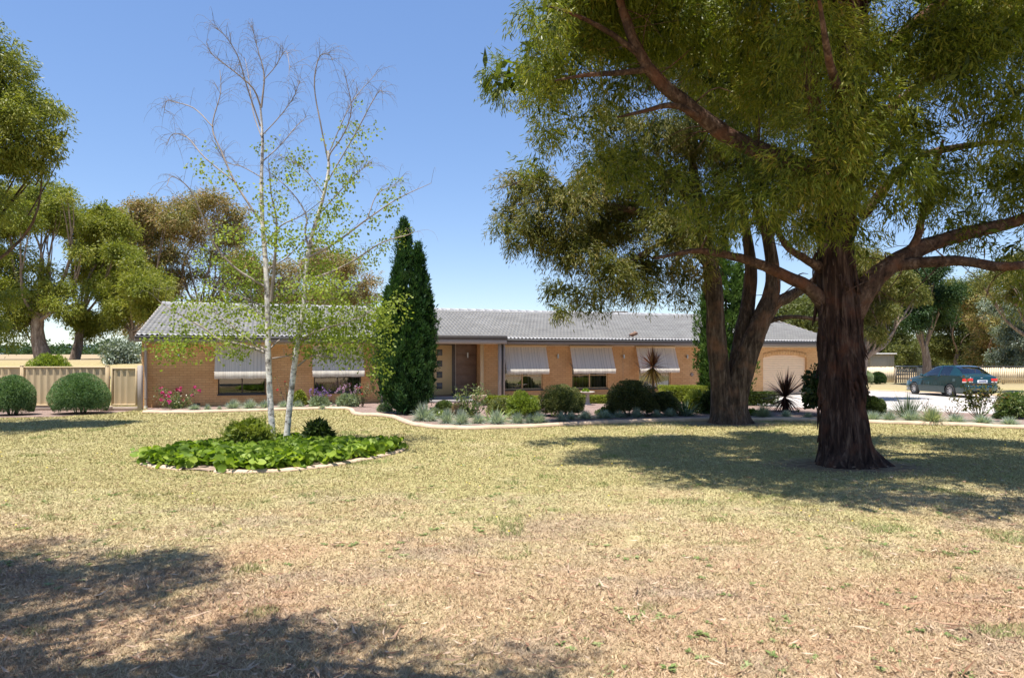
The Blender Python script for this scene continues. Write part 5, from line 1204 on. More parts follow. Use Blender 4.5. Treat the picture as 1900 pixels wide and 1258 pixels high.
# trees whose trunks stand outside the frame on the left
gum('green gum reaching in from the left frame edge above the lawn', 0, 0, 17, [(*P(a, b, y), r*y/F) for a, b, r, y in [(-20, 120, 45, 16.5), (15, 210, 50, 16.5), (62, 185, 34, 17), (92, 200, 22, 17), (40, 255, 46, 16.5), (92, 272, 28, 17), (-40, 260, 70, 16.2), (70, 300, 20, 16.8), (5, 300, 34, 16.5), (-15, 470, 26, 17.5), (-8, 545, 26, 17.5), (-5, 600, 20, 17.5), (8, 632, 12, 17.5), (-100, 150, 80, 16), (-130, 300, 90, 16), (-200, 200, 100, 15.8), (-220, 350, 90, 15.5), (-60, 380, 50, 16.5), (-120, 60, 80, 16.5), (110, 240, 14, 17)]], lf_left, 4200, 14, .13, .028, 31, .34, m_bark2, None, droop=.5, base=(-16.2, 16.5, 0), limbf=.35, limb_z=7.0)
gum('gum standing left of the camera whose shade falls on the near lawn', 0, 0, 3, [(-4.7, 4.0, 6.0, 1.0), (-4.0, 4.4, 6.3, .5), (-5.2, 3.2, 6.0, .9), (-3.4, 3.9, 6.4, .45), (-4.7, 2.6, 6.2, .8), (-3.6, 2.75, 6.2, .5), (-3.0, 2.55, 6.3, .38), (-5.8, 4.4, 6.3, .9), (-1.95, 2.75, 6.6, .6), (-2.5, 2.4, 6.8, .6), (-.75, 2.45, 6.4, .36), (-6.6, 3.4, 6.8, 1.0), (-5.4, 1.6, 7, 1.2)], lf_left, 2000, 12, .13, .03, 32, .3, m_bark2, None, droop=.5, base=(-6.6, 1.6, 0))

# distant line of trees and hills
rg = np.random.default_rng(404)
fc = []
for k in range(260):
    x = rg.uniform(-420, 60); y = 330+rg.uniform(-10, 40); z = ground_z(np.array([x]), np.array([y]))[0]; h = 2.2+rg.random()*2.6
    fc.append((x, y, z+h*.55, 2.5+rg.random()*5, 3, h*.6))
v, f, r = clump_leaves(fc, 7000, 4, 1.3, .8, rg, droop=.1, sig=.6, strand=.8, shell=.5)
kind(mesh_np('distant_wood', v, f, lf_dark, attrs={'rnd': r}), 'stuff', 'far dark line of trees across the paddock', 'wood')
for x, y, h in ((-118, 200, 4.2), (-108, 210, 5.0)):
    z = ground_z(np.array([x]), np.array([y]))[0]; px = 950+F*x/y
    gum('lone dark paddock tree, %s of the far pair' % ('left' if x < -115 else 'right'), px, 660, y, [(x, y, z+h*.75, h*.35), (x+1.2, y, z+h*.6, h*.28), (x-1.3, y, z+h*.62, h*.28)], lf_dark, 160, 8, .7, .3, int(-x), .22, m_bark3, 'far paddock trees', base=(x, y, z), name='small_tree')
xs = np.linspace(-3600, 600, 90); hh = 60+50*vnoise(np.c_[xs*.0012, xs*0, xs*0], 3)+18*vnoise(np.c_[xs*.006, xs*0, xs*0], 4)
V = np.concatenate([np.stack([xs, np.full_like(xs, 3600.), np.full_like(xs, -5.)], 1), np.stack([xs, np.full_like(xs, 4200.), hh*.72], 1), np.stack([xs, np.full_like(xs, 4800.), hh], 1), np.stack([xs, np.full_like(xs, 5800.), np.full_like(xs, -5.)], 1)]); n = len(xs)
kind(mesh_np('hills', V, np.array([(k*n+i, k*n+i+1, k*n+n+i+1, k*n+n+i) for k in range(3) for i in range(n-1)]), plain('hill_scrub', (.11, .145, .16), .95, .2, .003), smooth=True), 'structure', 'low bluish hills on the far left horizon', 'hills')
# ------------------------------------------------------------------ conifers
def conifer(label, base, plumes, leafm, n, L, W, seed, group=None, tr=.12):
    rg = np.random.default_rng(seed); t = thing('conifer', label, 'tree', base, group=group)
    wts = np.array([p_[2]*p_[3] for p_ in plumes]); wts = wts/wts.sum(); Ps = []; Ds = []; Rs = []
    for (x0, z0, r, h, yo, lean), wt in zip(plumes, wts):
        m = int(n*wt/34); u = rg.random(m)**.8; th = rg.random(m)*2*pi
        prof = np.interp(u, [0, .08, .25, .45, .7, .88, 1.0], [.50, .80, 1.0, .95, .60, .30, .03])
        lum = vnoise(np.c_[np.cos(th)*2.0+x0*5, np.sin(th)*2.0, u*h*1.7], seed)
        rad = r*prof*(.56+.80*lum)*(1-.25*rg.random(m)**2)
        c = np.stack([base[0]+x0+lean*u+rad*np.cos(th), base[1]+yo+rad*np.sin(th), z0+u*h], 1)
        sd = unit(np.stack([np.cos(th)*.42, np.sin(th)*.42, np.full(m, 1.0)], 1)+rg.normal(0, .16, (m, 3)))
        ln = .30*(.6+.7*rg.random(m))*(.55+.45*prof)
        t_ = rg.random((m, 34)); off = rg.normal(0, 1, (m, 34, 3))*(.075*(1-.85*t_))[..., None]
        Pp = c[:, None]+sd[:, None]*((t_-.25)*ln[:, None])[..., None]+off
        D = unit(sd[:, None]+off*6+rg.normal(0, .2, off.shape))
        Ps.append(Pp.reshape(-1, 3)); Ds.append(D.reshape(-1, 3)); Rs.append(np.clip(np.repeat(.3*lum+.35*rg.random(m), 34)+.35*rg.random(m*34)+.12*(t_.ravel()-.5), 0, 1))
    Pp = np.concatenate(Ps); D = np.concatenate(Ds); r = np.concatenate(Rs); k = len(Pp)
    v, f = leaf_quads(Pp, D, rg.normal(0, 1, (k, 3)), L*(.6+.8*rg.random(k)), W*(.7+.6*rg.random(k)))
    mesh_np('foliage', v, f, leafm, t, attrs={'rnd': r})
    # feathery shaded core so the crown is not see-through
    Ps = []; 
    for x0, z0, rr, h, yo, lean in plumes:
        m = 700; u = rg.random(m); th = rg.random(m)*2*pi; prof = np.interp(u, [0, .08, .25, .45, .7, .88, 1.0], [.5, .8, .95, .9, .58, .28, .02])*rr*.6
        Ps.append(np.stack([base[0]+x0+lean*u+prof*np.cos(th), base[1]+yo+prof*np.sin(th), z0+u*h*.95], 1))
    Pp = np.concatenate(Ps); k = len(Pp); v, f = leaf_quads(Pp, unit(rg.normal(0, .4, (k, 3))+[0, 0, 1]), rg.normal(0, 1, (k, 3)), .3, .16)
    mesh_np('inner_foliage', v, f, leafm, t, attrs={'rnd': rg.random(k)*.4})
    tv, tf = tube_np([clean(base)-[0, 0, .1], clean(base)+[0, 0, 1.0], clean(base)+[0.05, 0, plumes[0][3]*.8]], [tr, tr*.8, .02], 10, n=14, bark=.1); mesh_np('trunk', tv, tf, m_bark2, t, smooth=True)
    return t
b = G(752, 768.5)
conifer('tall dark green pencil conifer in the bed before the front door', b, [(-.04, .02, .74, 5.95, 0, .0), (.38, .25, .50, 5.0, -.1, .04), (.50, .3, .42, 4.0, .05, .08), (-.42, .3, .55, 3.6, -.12, -.05), (.05, .02, .72, 3.0, -.35, 0), (.28, .1, .6, 3.4, -.32, .08), (.62, .9, .28, 2.6, -.1, .1), (-.22, .3, .5, 4.3, -.25, .02)], lf_con, 60000, .085, .024, 51)
b = G(1345, 752)
conifer('slim bright green conifer against the garage wall behind the forked gum', (b[0], b[1], 0), [(-.05, .02, .95, 6.0, 0, 0), (-.55, .2, .55, 4.6, -.1, -.05), (.5, .2, .6, 5.0, .1, .05), (-.35, .05, .6, 3.4, -.3, 0)], lf_con2, 30000, .10, .03, 52)

# ------------------------------------------------------------------ shrubs
def shrub(name, label, base, w, h, leafm, n, L, W, seed, cat='shrub', group=None, d=None, lump=.28, up=.25, flat=0.0, zc=.42, stems=9, fl=None, topl=0, boxy=0.0, loc3=None, angle=0.0):
    rg = np.random.default_rng(seed); base = clean(base); d = d or w
    t = thing(name, label, cat, base, group=group)
    n = int(n*1.5); dd = sph(n, rg); dd[:, 2] = np.where(dd[:, 2] < -.9, -dd[:, 2], dd[:, 2])
    hz = np.maximum(np.linalg.norm(dd[:, :2], axis=1, keepdims=True), .05); lowz = dd[:, 2:3] < 0
    dd[:, :2] = np.where(lowz, dd[:, :2]/hz*np.maximum(hz, 1-.16*np.abs(dd[:, 2:3])**2), dd[:, :2])
    if boxy:
        fcw = np.array([w*h, w*h*.6, d*h, d*h, w*d*1.2]); fcw = fcw/fcw.sum(); fi = rg.choice(5, n, p=fcw); q_ = rg.random((n, 3))*2-1
        ax = np.array([1, 1, 0, 0, 2])[fi]; sg = np.array([-1, 1, -1, 1, 1])[fi]; q_[np.arange(n), ax] = sg; dd = q_*.97
    lm = vnoise(dd*2.3+seed, seed)*.6+vnoise(dd*5.0+seed, seed+1)*.4
    r = (1-lump*.55+lump*1.5*(lm-.35))*(1-.35*rg.random(n)**2.2)
    q = dd*r[:, None]
    ca, sa = cos(angle), sin(angle); X = q[:, 0]*w/2; Yy = q[:, 1]*d/2
    zt = h*zc+np.where(q[:, 2] > 0, q[:, 2]*h*(1-zc), q[:, 2]*h*(zc-.02))
    Pp = np.stack([base[0]+X*ca-Yy*sa, base[1]+X*sa+Yy*ca, base[2]+zt], 1)
    Pp[:, 2] = np.maximum(Pp[:, 2], base[2]+.02)
    od = dd.copy(); od[:, :2] = np.stack([dd[:, 0]*ca-dd[:, 1]*sa, dd[:, 0]*sa+dd[:, 1]*ca], 1)
    D = unit(unit(od)*.8+rg.normal(0, .55, (n, 3))+[0, 0, up]); N = unit(od*1.0+rg.normal(0, .7, (n, 3)))
    ls = L*(.6+.8*rg.random(n)); v, f = leaf_quads(Pp-D*ls[:, None]*.5, D, np.cross(D, N)+rg.normal(0, .3, (n, 3)), ls, W*(.7+.6*rg.random(n)))
    mesh_np('foliage', v, f, leafm, t, attrs={'rnd': np.clip(.35*lm+.2+.6*(rg.random(n)-.2), 0, 1)})
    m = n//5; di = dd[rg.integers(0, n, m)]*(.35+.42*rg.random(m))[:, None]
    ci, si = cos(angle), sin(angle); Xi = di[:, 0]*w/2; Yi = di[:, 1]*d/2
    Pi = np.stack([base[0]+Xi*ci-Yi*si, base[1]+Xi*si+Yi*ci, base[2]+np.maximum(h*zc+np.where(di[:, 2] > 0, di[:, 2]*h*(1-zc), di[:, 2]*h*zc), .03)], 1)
    v, f = leaf_quads(Pi, unit(rg.normal(0, 1, (m, 3))), rg.normal(0, 1, (m, 3)), max(L*2.2, .1), max(W*4, .06)); mesh_np('inner_foliage', v, f, leafm, t, attrs={'rnd': rg.random(m)*.5})  # inner filler leaves, shade of the interior put into their darker colours
    V = []; Fc = []; n0 = 0
    for k in range(stems):
        a = rg.random()*2*pi; e = base+np.array([cos(a)*w*.25, sin(a)*d*.25, h*(.4+.25*rg.random())]); s = base+np.array([cos(a)*w*.08, sin(a)*d*.08, 0])
        vv, ff = tube_np([s, (s+e)/2+rg.normal(0, .04, 3)*h, e], [.018, .012, .005], 5, n=6); V.append(vv); Fc.append(ff+n0); n0 += len(vv)
    mesh_np('stems', np.concatenate(V), np.concatenate(Fc), m_stem, t)
    if fl:
        fm, cnt, fr, fname = fl; blooms(t, [base+np.array([cos(a)*w*.42*s_, sin(a)*d*.42*s_, h*z_]) for a, s_, z_ in zip(rg.random(cnt)*2*pi, .5+.5*rg.random(cnt), .45+.6*rg.random(cnt))], fr, fm, rg, fname)
    return t
def blooms(t, pts, r, fm, rg, name='flower'):
    for c in pts:
        k = 16; dd = sph(k, rg); rr = r*(.7+.5*rg.random())
        v, f = leaf_quads(clean(c)+dd*rr*.15, unit(dd+[0, -.1, .35]), rg.normal(0, 1, (k, 3)), rr, rr*.9)
        mesh_np(name, v, f, fm, t, attrs={'rnd': rg.random(k)})
def sz(px, py): y = F*EYE/(py-HOR); return y/F   # metres per pixel at a ground point
def sh(name, label, px, py, wpx, hpx, leafm, n, L, W, seed, **k):
    s = sz(px, py); b = G(px, py); dpx = k.pop('dpx', wpx*.8); b[1] += dpx*s*.32
    return shrub(name, label, b, wpx*s, hpx*s*1.03, leafm, n, L, W, seed, d=dpx*s, **k)
gs = 'clipped round shrubs along the steel fence'
sh('round_shrub', 'clipped round blue green shrub left of the fence gate, fully in view', 130, 770, 110, 76, lf_round, 15000, .05, .014, 61, group=gs, lump=.08, stems=12)
sh('round_shrub', 'clipped round blue green shrub cut by the left frame edge', 8, 772, 82, 74, lf_round, 12000, .05, .014, 62, group=gs, lump=.08, stems=12)
sh('sapling', 'thin wispy sapling against the fence post between the two round shrubs', 50, 764, 20, 52, lf_lav, 220, .05, .01, 63, cat='plant', lump=.5, stems=7)
shrub('bush', 'bright green bush showing over the top of the steel fence', P(93, 690, 30)*[1, 1, 0], 2.4, 1.95, lf_lime, 7000, .11, .035, 64, d=1.8)
shrub('round_shrub', 'pale green round bush beside the shed fence, left of the darker one', [fx(1606, 45), 45, 0], 1.0, .95, lf_lav, 2500, .08, .03, 65, d=1.0, lump=.12)
shrub('round_shrub', 'dark green round bush at the foot of the timber fence, right of the pale one', [fx(1629, 45.5), 45.5, 0], 1.1, .85, lf_dark, 2500, .08, .03, 66, d=1.0, lump=.12)
# birch island
sh('island_shrub', 'bushy light green shrub left of the birch trunks', 452, 842, 104, 68, lf_olive if False else leafmat('yellow_green_shrub_leaf', [(.07, .10, .016), (.16, .20, .03), (.25, .285, .05), (.34, .36, .09)], .35, .5, .3), 8000, .05, .013, 71, lump=.75, up=.9, dpx=70)
sh('island_shrub', 'dark green spiky shrub right of the birch trunks', 585, 832, 58, 52, lf_hdark, 3400, .085, .012, 72, lump=.7, up=.9, dpx=50)
# garden bed, left of the conifer
def rose(name, label, px, py, wpx, hpx, leafm, petm, nst, nlv, nfl, seed, fr=.045, cat='rose bush', L=.055, spread=1.0, toplf=.25, zlo=.55):
    rg = np.random.default_rng(seed); s = sz(px, py); b = G(px, py); b[1] += .1; w = wpx*s; h = hpx*s
    t = thing(name, label, cat, b); V = []; Fc = []; n0 = 0; ends = []; path = []
    for k in range(nst):
        a = rg.random()*2*pi; e = b+np.array([cos(a)*w*.5*spread*rg.random()**.5, sin(a)*w*.35*rg.random(), h*(zlo+(1-zlo)*rg.random())])
        m1 = b+(e-b)*.5+rg.normal(0, .05, 3)*h; c = [b+rg.normal(0, .02, 3)*[1, 1, 0], m1, e]
        vv, ff = tube_np(c, [.011, .008, .004], 5, n=10); V.append(vv); Fc.append(ff+n0); n0 += len(vv)
        sm, _ = smooth_path(c, [1, 1, 1], 20); path.append(sm); ends.append(e)
    mesh_np('canes', np.concatenate(V), np.concatenate(Fc), m_stem if nst < 12 else m_stemg, t)
    Pl = []
    for _ in range(nlv):
        p_ = path[rg.integers(len(path))]; i = rg.integers(int(20*toplf), 20); Pl.append(p_[i]+rg.normal(0, .055, 3))
    Pl = np.array(Pl); n = len(Pl); D = unit(rg.normal(0, .7, (n, 3))+[0, -.1, .05]); v, f = leaf_quads(Pl, D, rg.normal(0, .5, (n, 3))+[0, 0, 1], L*(.6+.7*rg.random(n)), L*.65*(.7+.5*rg.random(n)))
    mesh_np('leaves', v, f, leafm, t, attrs={'rnd': rg.random(n)})
    if nfl: blooms(t, [ends[i % len(ends)]+rg.normal(0, .03, 3) for i in range(nfl)], fr, petm, rg)
    return t
rose('rose_bush', 'sprawling magenta flowered rose bush at the left corner of the brick wall', 326, 760, 100, 42, lf_rose, lf_magenta, 26, 1300, 17, 81, .07, toplf=.05, zlo=.25)
rose('rose_bush', 'sparse pink tipped rose with pale stems seen behind the birch trunks', 528, 757, 44, 62, lf_rose, lf_red_p, 6, 70, 4, 82, .04, toplf=.5)
rose('rose_bush', 'upright rose with one red bloom beside the second left window', 672, 757, 30, 54, lf_rose, lf_red_p, 7, 330, 3, 83, .05, toplf=.25)
sh('shrub', 'small olive green shrub under the wall right of the birch trunk', 553, 757, 30, 34, lf_hedge, 1100, .06, .028, 84, lump=.35)
def lavender(label, px, py, wpx, hpx, fm, seed, n=1800):
    rg = np.random.default_rng(seed); s = sz(px, py); w, h = wpx*s, hpx*s
    t = sh('lavender', label, px, py, wpx, hpx*.62, lf_lav, n, .09, .009, seed, cat='lavender', lump=.15, up=1.0)
    b = np.array(t.location); V = []; Fc = []; n0 = 0; Pp = []; 
    for k in range(46):
        a = rg.random()*2*pi; rr = rg.random()**.5; e = b+np.array([cos(a)*w*.56*rr, sin(a)*w*.4*rr, h*(.72+.38*rg.random())*(1-.25*rr*rr)])
        s0 = b+np.array([cos(a)*w*.25*rr, sin(a)*w*.2*rr, h*.3]); vv, ff = tube_np([s0, (s0+e)/2, e], [.004, .003, .003], 3, n=4); V.append(vv); Fc.append(ff+n0); n0 += len(vv)
        for _ in range(7): Pp.append(e+rg.normal(0, 1, 3)*[.012, .012, .022])
    mesh_np('flower_stalks', np.concatenate(V), np.concatenate(Fc), m_stemg, t)
    Pp = np.array(Pp); n = len(Pp); v, f = leaf_quads(Pp, unit(rg.normal(0, .6, (n, 3))+[0, 0, .6]), rg.normal(0, 1, (n, 3)), .035, .028); mesh_np('florets', v, f, fm, t, attrs={'rnd': rg.random(n)})
lavender('purple flowered grey lavender under the second left window', 590, 759, 40, 38, lf_purple, 85)
lavender('pinkish mauve flowered lavender left of the red bloomed rose', 643, 757, 46, 42, lf_mauve, 86)
sh('ground_shrub', 'low pale grey green shrub at the left foot of the conifer', 712, 766, 32, 17, lf_lav, 900, .06, .018, 87, lump=.3)
# bed right of the conifer
sh('shrub', 'small clipped dark green box bush below the door step', 824, 771, 40, 28, lf_hdark if False else leafmat('box_bush_leaf', [(.03, .055, .016), (.07, .11, .03), (.13, .17, .055), (.22, .24, .11)], .3, .4, .45), 2200, .045, .022, 88, lump=.2)
sh('ground_shrub', 'bright green mat plant with white flowers between the grey tufts and box bush', 818, 779, 30, 15, lf_lime, 900, .05, .02, 89, lump=.3, fl=(leafmat('white_petal', [(.7, .7, .68), (.8, .8, .78)], .2), 6, .03, 'flower'))
rose('rose_bush', 'tall bronze and green rose bush in front of the brown entry panel', 872, 777, 74, 66, lf_rose, lf_red_p, 24, 1300, 2, 90, .04, L=.065, toplf=.12, zlo=.35)
# potted plant on a pedestal by the porch post
pt = G(888, 754); pot = thing('potted_plant', 'potted cordyline in a pale bowl on a pedestal by the porch', 'potted plant', pt)
zr = EYE-(733.5-HOR)*pt[1]/F
mb = MB(); mb.lathe([(.16, 0), (.17, .04), (.10, .10), (.085, max(.2, zr-.26)), (.13, zr-.22)], pt, 20); mb.build('pedestal', plain('pale_stone', (.5, .44, .37), .85, .12, 5, bmp=.2), pot, local=False, smooth=False)
mb = MB(); mb.lathe([(.12, zr-.218), (.20, zr-.17), (.275, zr-.05), (.30, zr-.01), (.31, zr+.01), (.27, zr+.012), (.25, zr-.03), (.02, zr-.04)], pt, 24); mb.build('bowl', plain('terracotta_cream', (.58, .44, .34), .8, .1, 5), pot, local=False, smooth=True)
def blades(c, n, L, W, rg, el=(.2, 1.3), droop=.35, seg=4, r0=.02):
    """arching strap leaves from one point; returns V, F, rnd"""
    V = []; Fc = []; rr = []
    for k in range(n):
        a = rg.random()*2*pi; e = el[0]+(el[1]-el[0])*rg.random(); l = L*(.65+.5*rg.random()); w = W*(.8+.4*rg.random())
        d = np.array([cos(a)*cos(e), sin(a)*cos(e), sin(e)]); sd = np.array([-sin(a), cos(a), 0])+rg.normal(0, .25, 3); p0 = clean(c)+np.array([cos(a), sin(a), 0])*r0*rg.random()
        i0 = len(V); q = rg.random()
        for j in range(seg+1):
            t = j/seg; pp = p0+d*l*t+np.array([0, 0, -1])*droop*l*t*t*(.5+rg.random()*.1+.5*cos(e)); ww = w*(.55+.9*t-1.4*t*t if t < .6 else max(.02, 1.4*(1-t)*.9))
            if j == seg: V.append(pp)
            else: V += [pp-sd*ww/2, pp+sd*ww/2]
        for j in range(seg-1): Fc.append((i0+2*j, i0+2*j+1, i0+2*j+3, i0+2*j+2)); rr.append(q)
        Fc.append((i0+2*seg-2, i0+2*seg-1, i0+2*seg, i0+2*seg)); rr.append(q)
    Fq = np.array([f for f in Fc if f[2] != f[3]]).reshape(-1, 4); Ft = np.array([f[:3] for f in Fc if f[2] == f[3]])
    rq = [r for f, r in zip(Fc, rr) if f[2] != f[3]]; rt = [r for f, r in zip(Fc, rr) if f[2] == f[3]]
    return np.array(V), [Fq, Ft], np.array(rq+rt)
rg = np.random.default_rng(505)
v, f, r = blades(pt+[0, 0, zr-.02], 44, .42, .035, rg, (.35, 1.45), .3); mesh_np('leaves', v, f, lf_olive, pot, attrs={'rnd': r})
def strap(name, label, px, py, wpx, hpx, n, W, leafm, seed, cat='plant', el=(.35, 1.4), droop=.45):
    rg = np.random.default_rng(seed); s = sz(px, py); b = G(px, py); t = thing(name, label, cat, b); L = max(wpx*.55, hpx*1.15)*s
    v, f, r = blades(b, n, L, W, rg, el, droop, 5, wpx*s*.22); mesh_np('leaves', v, f, leafm, t, attrs={'rnd': r}); return t
strap('agapanthus', 'pale green strappy agapanthus clump before the yellow green hedge', 918, 784, 78, 40, 130, .032, lf_strap, 91)
strap('agapanthus', 'dark green agapanthus clump at the right foot of the big dark bush', 1272, 772, 60, 44, 110, .035, lf_strapd, 92)
strap('strappy_plant', 'yellow green strappy clump by the lime hedge, left of the forked gum', 1300, 762, 62, 48, 150, .022, lf_strap, 93, el=(.5, 1.45))
strap('strappy_plant', 'narrow leaved green clump between the two birch trunks', 528, 842, 72, 50, 150, .014, lf_strap, 94, droop=.6)
strap('spiky_grass', 'dark spiky grass clump standing before the pale driveway', 1684, 777, 66, 52, 230, .018, lf_strapd, 95, el=(.45, 1.5), droop=.2)
sh('bush', 'lime green bush beside the agapanthus left of the olive bush', 972, 779, 72, 52, lf_lime, 5500, .05, .016, 96, lump=.5, up=.7)
sh('bush', 'rounded olive bush below the first right hand window', 1046, 776, 100, 60, lf_olive, 8000, .045, .02, 97, lump=.36, up=.4)
sh('bush', 'large dark bush below the second right hand window', 1176, 775, 112, 70, lf_deep, 9500, .045, .02, 98, lump=.38, up=.4)
sh('bush', 'lower dark bush joined to the right side of the large dark bush', 1232, 773, 76, 48, lf_deep, 5000, .045, .02, 99, lump=.42, up=.4)
def hedge(label, px0, px1, pyt, Yd, depth, leafm, n, seed, vv=None):
    a = P(px0, HOR+F*EYE/Yd, Yd); b = P(px1, HOR+F*EYE/(Yd+ (px1-px0)*.0), Yd); w = b[0]-a[0]; h = EYE-(pyt-HOR)*Yd/F
    return shrub('hedge', label, [(a[0]+b[0])/2, Yd, 0], w, h, leafm, n, .04, .022, seed, cat='hedge', d=depth, lump=.10, boxy=.85, zc=.5, stems=10)
hedge('low clipped yellow green hedge between the porch post and the lime bush', 884, 1005, 734, 25.2, .7, lf_hedge, 6500, 111)
hedge('short clipped yellow green hedge seen between the olive and dark bushes', 1062, 1150, 733, 26.0, .8, lf_hedge, 4600, 112)
hedge('bright lime topped hedge under the third right hand window', 1222, 1312, 714, 25.0, 1.0, lf_hedge, 7600, 113)
hedge('dark clipped hedge right of the forked gum before the garage', 1372, 1442, 726, 24.8, .8, lf_hdark, 5200, 114)
sh('shrub', 'small pinkish twiggy shrub between the box bush and the bronze rose', 848, 776, 34, 30, leafmat('dusty_pink_leaf', [(.12, .08, .05), (.22, .16, .11), (.30, .22, .17), (.2, .24, .1)], .3, .5, .2), 900, .05, .016, 141, lump=.5)
sh('shrub', 'low grey green shrub behind the pale agapanthus clump', 930, 772, 66, 32, lf_olive, 2200, .05, .018, 142, lump=.3)
sh('ground_shrub', 'low bright green plant on the mulch between the olive and dark bushes', 1125, 773, 44, 15, lf_rose, 800, .06, .022, 143, lump=.4)
sh('shrub', 'olive green feathery shrub between the dark bushes and the forked gum', 1296, 768, 56, 44, lf_hedge, 2600, .08, .014, 144, lump=.4, up=.8)
sh('shrub', 'dark shrub touching the left side of the forked gum trunk', 1318, 770, 36, 46, lf_hdark, 1800, .06, .022, 145, lump=.35)
sh('ground_shrub', 'pale low shrub on the mulch at the left foot of the box bush', 806, 772, 26, 16, lf_lav, 600, .05, .018, 146, lump=.4)
rose('rose_bush', 'small red flowered rose poking above the lime hedge by the red cordyline', 1240, 752, 30, 36, lf_rose, lf_red_p, 6, 90, 4, 115, .045)
sh('hedge', 'dark clipped bush right of the front gum before the driveway', 1624, 776, 62, 42, lf_hdark, 3800, .05, .022, 116, lump=.25, cat='hedge')
sh('shrub', 'tall glossy dark shrub half hidden behind the front gum trunk', 1562, 776, 146, 112, lf_rosed if False else leafmat('glossy_camellia_leaf', [(.012, .026, .010), (.026, .05, .016), (.05, .08, .024), (.12, .10, .045)], .25, .3, .5), 4200, .085, .045, 117, lump=.85, up=.5, dpx=100)
sh('ground_shrub', 'small bright green mound on the mulch right of the forked gum', 1398, 773, 26, 14, lf_lime, 500, .05, .02, 118, lump=.3)
rose('rose_bush', 'open bronze leaved rose bush in front of the parked car', 1822, 784, 96, 86, lf_rosed, lf_red_p, 16, 620, 0, 119, L=.085, spread=1.1, toplf=.45)
rose('rose_bush', 'nearly bare twiggy rose left of the car in front of the driveway', 1722, 772, 40, 30, lf_rosed, lf_red_p, 7, 60, 0, 120, toplf=.4)
rose('rose_bush', 'bare low rose twigs between the pale tufts before the driveway', 1768, 774, 60, 24, lf_rosed, lf_red_p, 8, 40, 0, 121, toplf=.4)
sh('shrub', 'leafy green shrub at the right frame edge before the driveway', 1895, 780, 70, 52, lf_rose, 1900, .08, .032, 122, lump=.45)
sh('ground_shrub', 'low dark green mound between the bronze rose and right edge shrub', 1868, 780, 40, 16, lf_hdark, 800, .05, .02, 123, lump=.3)
# birdbath-like planter
b = G(1090, 756); b = np.array([*P(1090, 757, 25.0)[:2], 0]); planter = thing('bowl_planter', 'shallow bowl planter on a pedestal with a bright green plant by the second right window', 'planter', b)
zt = EYE-(727-HOR)*25.0/F
mb = MB(); mb.lathe([(.17, 0), (.16, .05), (.08, .1), (.07, zt-.10), (.11, zt-.07)], b, 18); mb.build('pedestal', plain('grey_stone', (.42, .38, .33), .85, .12, 5), planter, local=False)
mb = MB(); mb.lathe([(.10, zt-.068), (.22, zt-.03), (.27, zt), (.26, zt+.012), (.2, zt-.01), (.02, zt-.02)], b, 24); mb.build('bowl', plain('grey_stone_rim', (.46, .41, .35), .85, .12, 5), planter, local=False, smooth=True)
rg = np.random.default_rng(506); n = 60; dd = sph(n, rg); dd[:, 2] = np.abs(dd[:, 2]); v, f = leaf_quads(b+[-.07, 0, zt]+dd*[.06, .06, .05], unit(dd+[0, 0, .3]), rg.normal(0, 1, (n, 3)), .11, .075); mesh_np('plant', v, f, lf_berg, planter, attrs={'rnd': rg.random(n)})
# cordylines
def cordyline(label, px, py, head_py, rpx, leafm, skirt, seed, n=150, tr=.04):
    rg = np.random.default_rng(seed); b = G(px, py); s = b[1]/F; z = EYE-(head_py-HOR)*s; t = thing('cordyline', label, 'cordyline', b); L = rpx*s
    mb = MB(); mb.tube([b-[0, 0, .05], b+[0.01, 0, z*.5], b+[0, 0, z-.05]], [tr*1.1, tr, tr*.9], 10, n=12); mb.build('stem', m_stem, t, local=False, smooth=True)
    v, f, r = blades(b+[0, 0, z-.06], n, L*1.4, .05, rg, (-.15, 1.5), .14, 5, .03); mesh_np('leaves', v, f, leafm, t, attrs={'rnd': r})
    v, f, r = blades(b+[0, 0, z-.12], 70, L*1.25, .05, rg, (-1.25, -.2), .2, 5, .03); mesh_np('skirt', v, f, skirt, t, attrs={'rnd': r})
cordyline('red leaved cordyline with a yellow dead skirt under the third awning', 1211, 762, 676, 30, lf_cord, lf_cordg, 131)
cordyline('dark maroon cordyline before the garage door', 1457, 765, 732, 40, lf_cordd, lf_cordd, 132, 150)

# blue fescue tufts: three tuft shapes, then one copy per plant in the photo
rg = np.random.default_rng(507); protos = []
for k in range(3):
    v, f, r = blades((0, 0, 0), 800, 1.0, .03, rg, (.15, 1.5), .42, 4, .22); protos.append((v, f, r))
fes_me = {}
def fescue(label, px, py, wpx, hpx, kk, green=False):
    s = sz(px, py); b = G(px, py); b[2] = .02; v, f, r = protos[kk % 3]; key = (kk % 3, green)
    if key not in fes_me:
        o = mesh_np('fescue_tuft', v, f, lf_fescg if green else lf_fesc, attrs={'rnd': r}); fes_me[key] = o.data
    else:
        o = bpy.data.objects.new('fescue_tuft', fes_me[key]); COL.objects.link(o)
    o.location = tuple(b+[0, wpx*s*.25, 0]); o.rotation_euler = (0, 0, kk*1.3); o.scale = (wpx*s*.70, wpx*s*.66, hpx*s*1.4)
    tag(o, label, 'grass tuft', 'blue fescue tufts along the garden kerb')
N1 = ['first', 'second', 'third', 'fourth', 'fifth', 'sixth', 'seventh', 'eighth', 'ninth', 'tenth', 'eleventh', 'twelfth', 'thirteenth', 'fourteenth', 'fifteenth', 'sixteenth', 'seventeenth', 'eighteenth']
A = [(358, 762, 24, 11), (383, 762, 16, 12), (406, 761, 12, 7), (430, 761, 32, 19), (460, 761, 34, 20), (489, 760, 28, 17), (523, 759, 28, 15), (551, 758.5, 24, 15), (597, 760, 16, 9), (618, 759, 12, 8)]
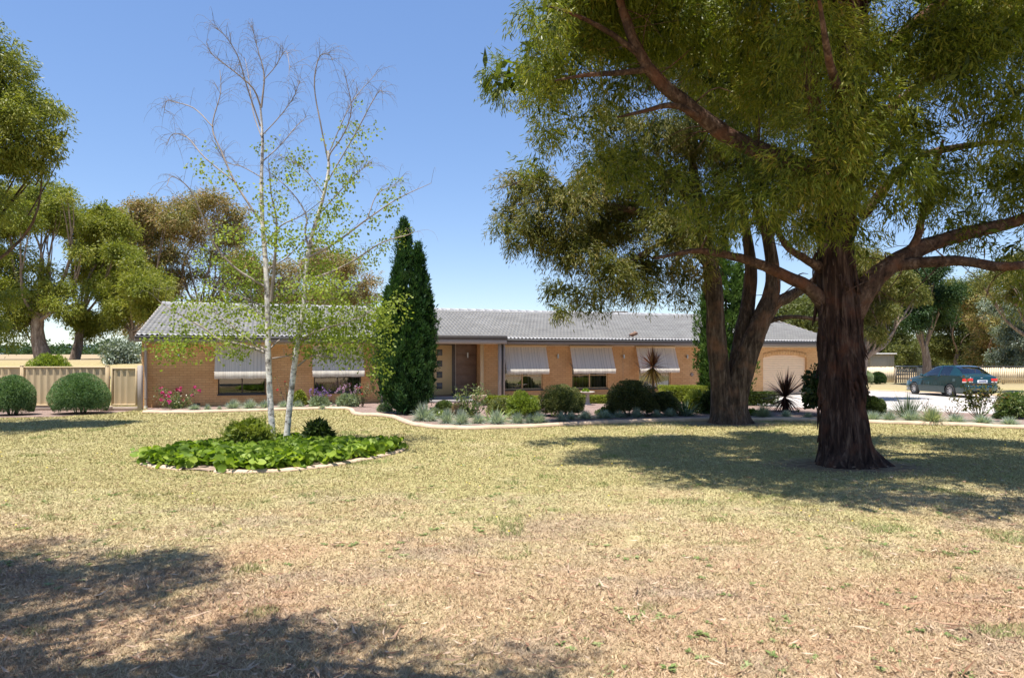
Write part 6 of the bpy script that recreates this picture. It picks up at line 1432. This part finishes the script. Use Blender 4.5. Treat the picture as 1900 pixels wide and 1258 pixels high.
for i, a in enumerate(A): fescue('blue grey grass tuft along the left brick wall, %s from the magenta rose' % N1[i], *a, i)
B = [(784, 783, 50, 34), (800, 784, 26, 16), (829, 788, 36, 28), (855, 790, 42, 30), (887, 788, 32, 20), (921, 789, 38, 26), (960, 788, 36, 22), (982, 787, 24, 18), (1000, 788, 40, 22), (1042, 784, 26, 19), (1060, 781, 26, 16), (1088, 780, 34, 17), (1122, 779, 40, 17), (1150, 777, 30, 14), (1183, 777, 32, 20), (1220, 776, 26, 15), (1245, 775, 28, 17), (1278, 774, 30, 14)]
for i, a in enumerate(B): fescue('blue grey grass tuft along the kerb between conifer and forked gum, %s from the conifer' % N1[i], *a, i+1)
Cc = [(1420, 776, 36, 24, 1), (1462, 777, 28, 15, 0), (1502, 777, 22, 12, 0)]
for i, a in enumerate(Cc): fescue('grey grass tuft between the two gum trunks, %s from the forked gum' % N1[i], *a[:4], i+2, bool(a[4]))
Dd = [(1624, 784, 40, 20, 0), (1656, 784, 36, 22, 0), (1698, 786, 42, 24, 0), (1740, 789, 60, 32, 1), (1782, 788, 44, 20, 0), (1832, 789, 46, 18, 0), (1881, 792, 40, 17, 0)]
for i, a in enumerate(Dd): fescue('grey grass tuft right of the front gum along the kerb, %s from its trunk' % N1[i], *a[:4], i, bool(a[4]))

# bergenia ground cover of the island
rg = np.random.default_rng(508)
pts = []
while len(pts) < 1250:
    q = np.array([rg.uniform(-6.4, -2.0), rg.uniform(10.3, 14.9)])
    inner = np.array([-4.2, 12.1])+(ISLAND-np.array([-4.2, 12.1]))*1.0
    if not inside(inner, q[None])[0]: continue
    if -5.1 < q[0] < -4.5 and q[1] < 10.95: continue
    if vnoise(np.array([[q[0]*1.1, q[1]*1.1, 0]]), 61)[0] < .16: continue
    pts.append(q)
V = []; Fc = []; rr = []
for q in pts:
    for _ in range(4):
        R = .03+.05*rg.random(); c = np.array([q[0]+rg.normal(0, .07), q[1]+rg.normal(0, .07),   .04+.17*rg.random()])
        a = rg.random()*2*pi; til = .45+1.0*rg.random(); nrm = np.array([cos(a)*sin(til), sin(a)*sin(til), cos(til)])
        u = unit(np.cross(nrm, [.1, .2, 1])); w = np.cross(nrm, u); i0 = len(V); V.append(c); k = 9; fold = .25*rg.random()
        for j in range(k):
            t = 2*pi*j/k; e = 1.0+.18*cos(t); V.append(c+u*R*e*cos(t)*1.15+w*R*.9*sin(t)+nrm*R*(.22+fold*sin(t)**2+.1*sin(3*t)))
        g = rg.random()**1.3; Fc += [(i0, i0+1+j, i0+1+(j+1) % k) for j in range(k)]; rr += [g]*k
kind(mesh_np('bergenia', V, np.array(Fc), lf_berg, attrs={'rnd': rr}), 'stuff', 'glossy round leaved bergenia covering the island bed under the birch', 'ground cover')
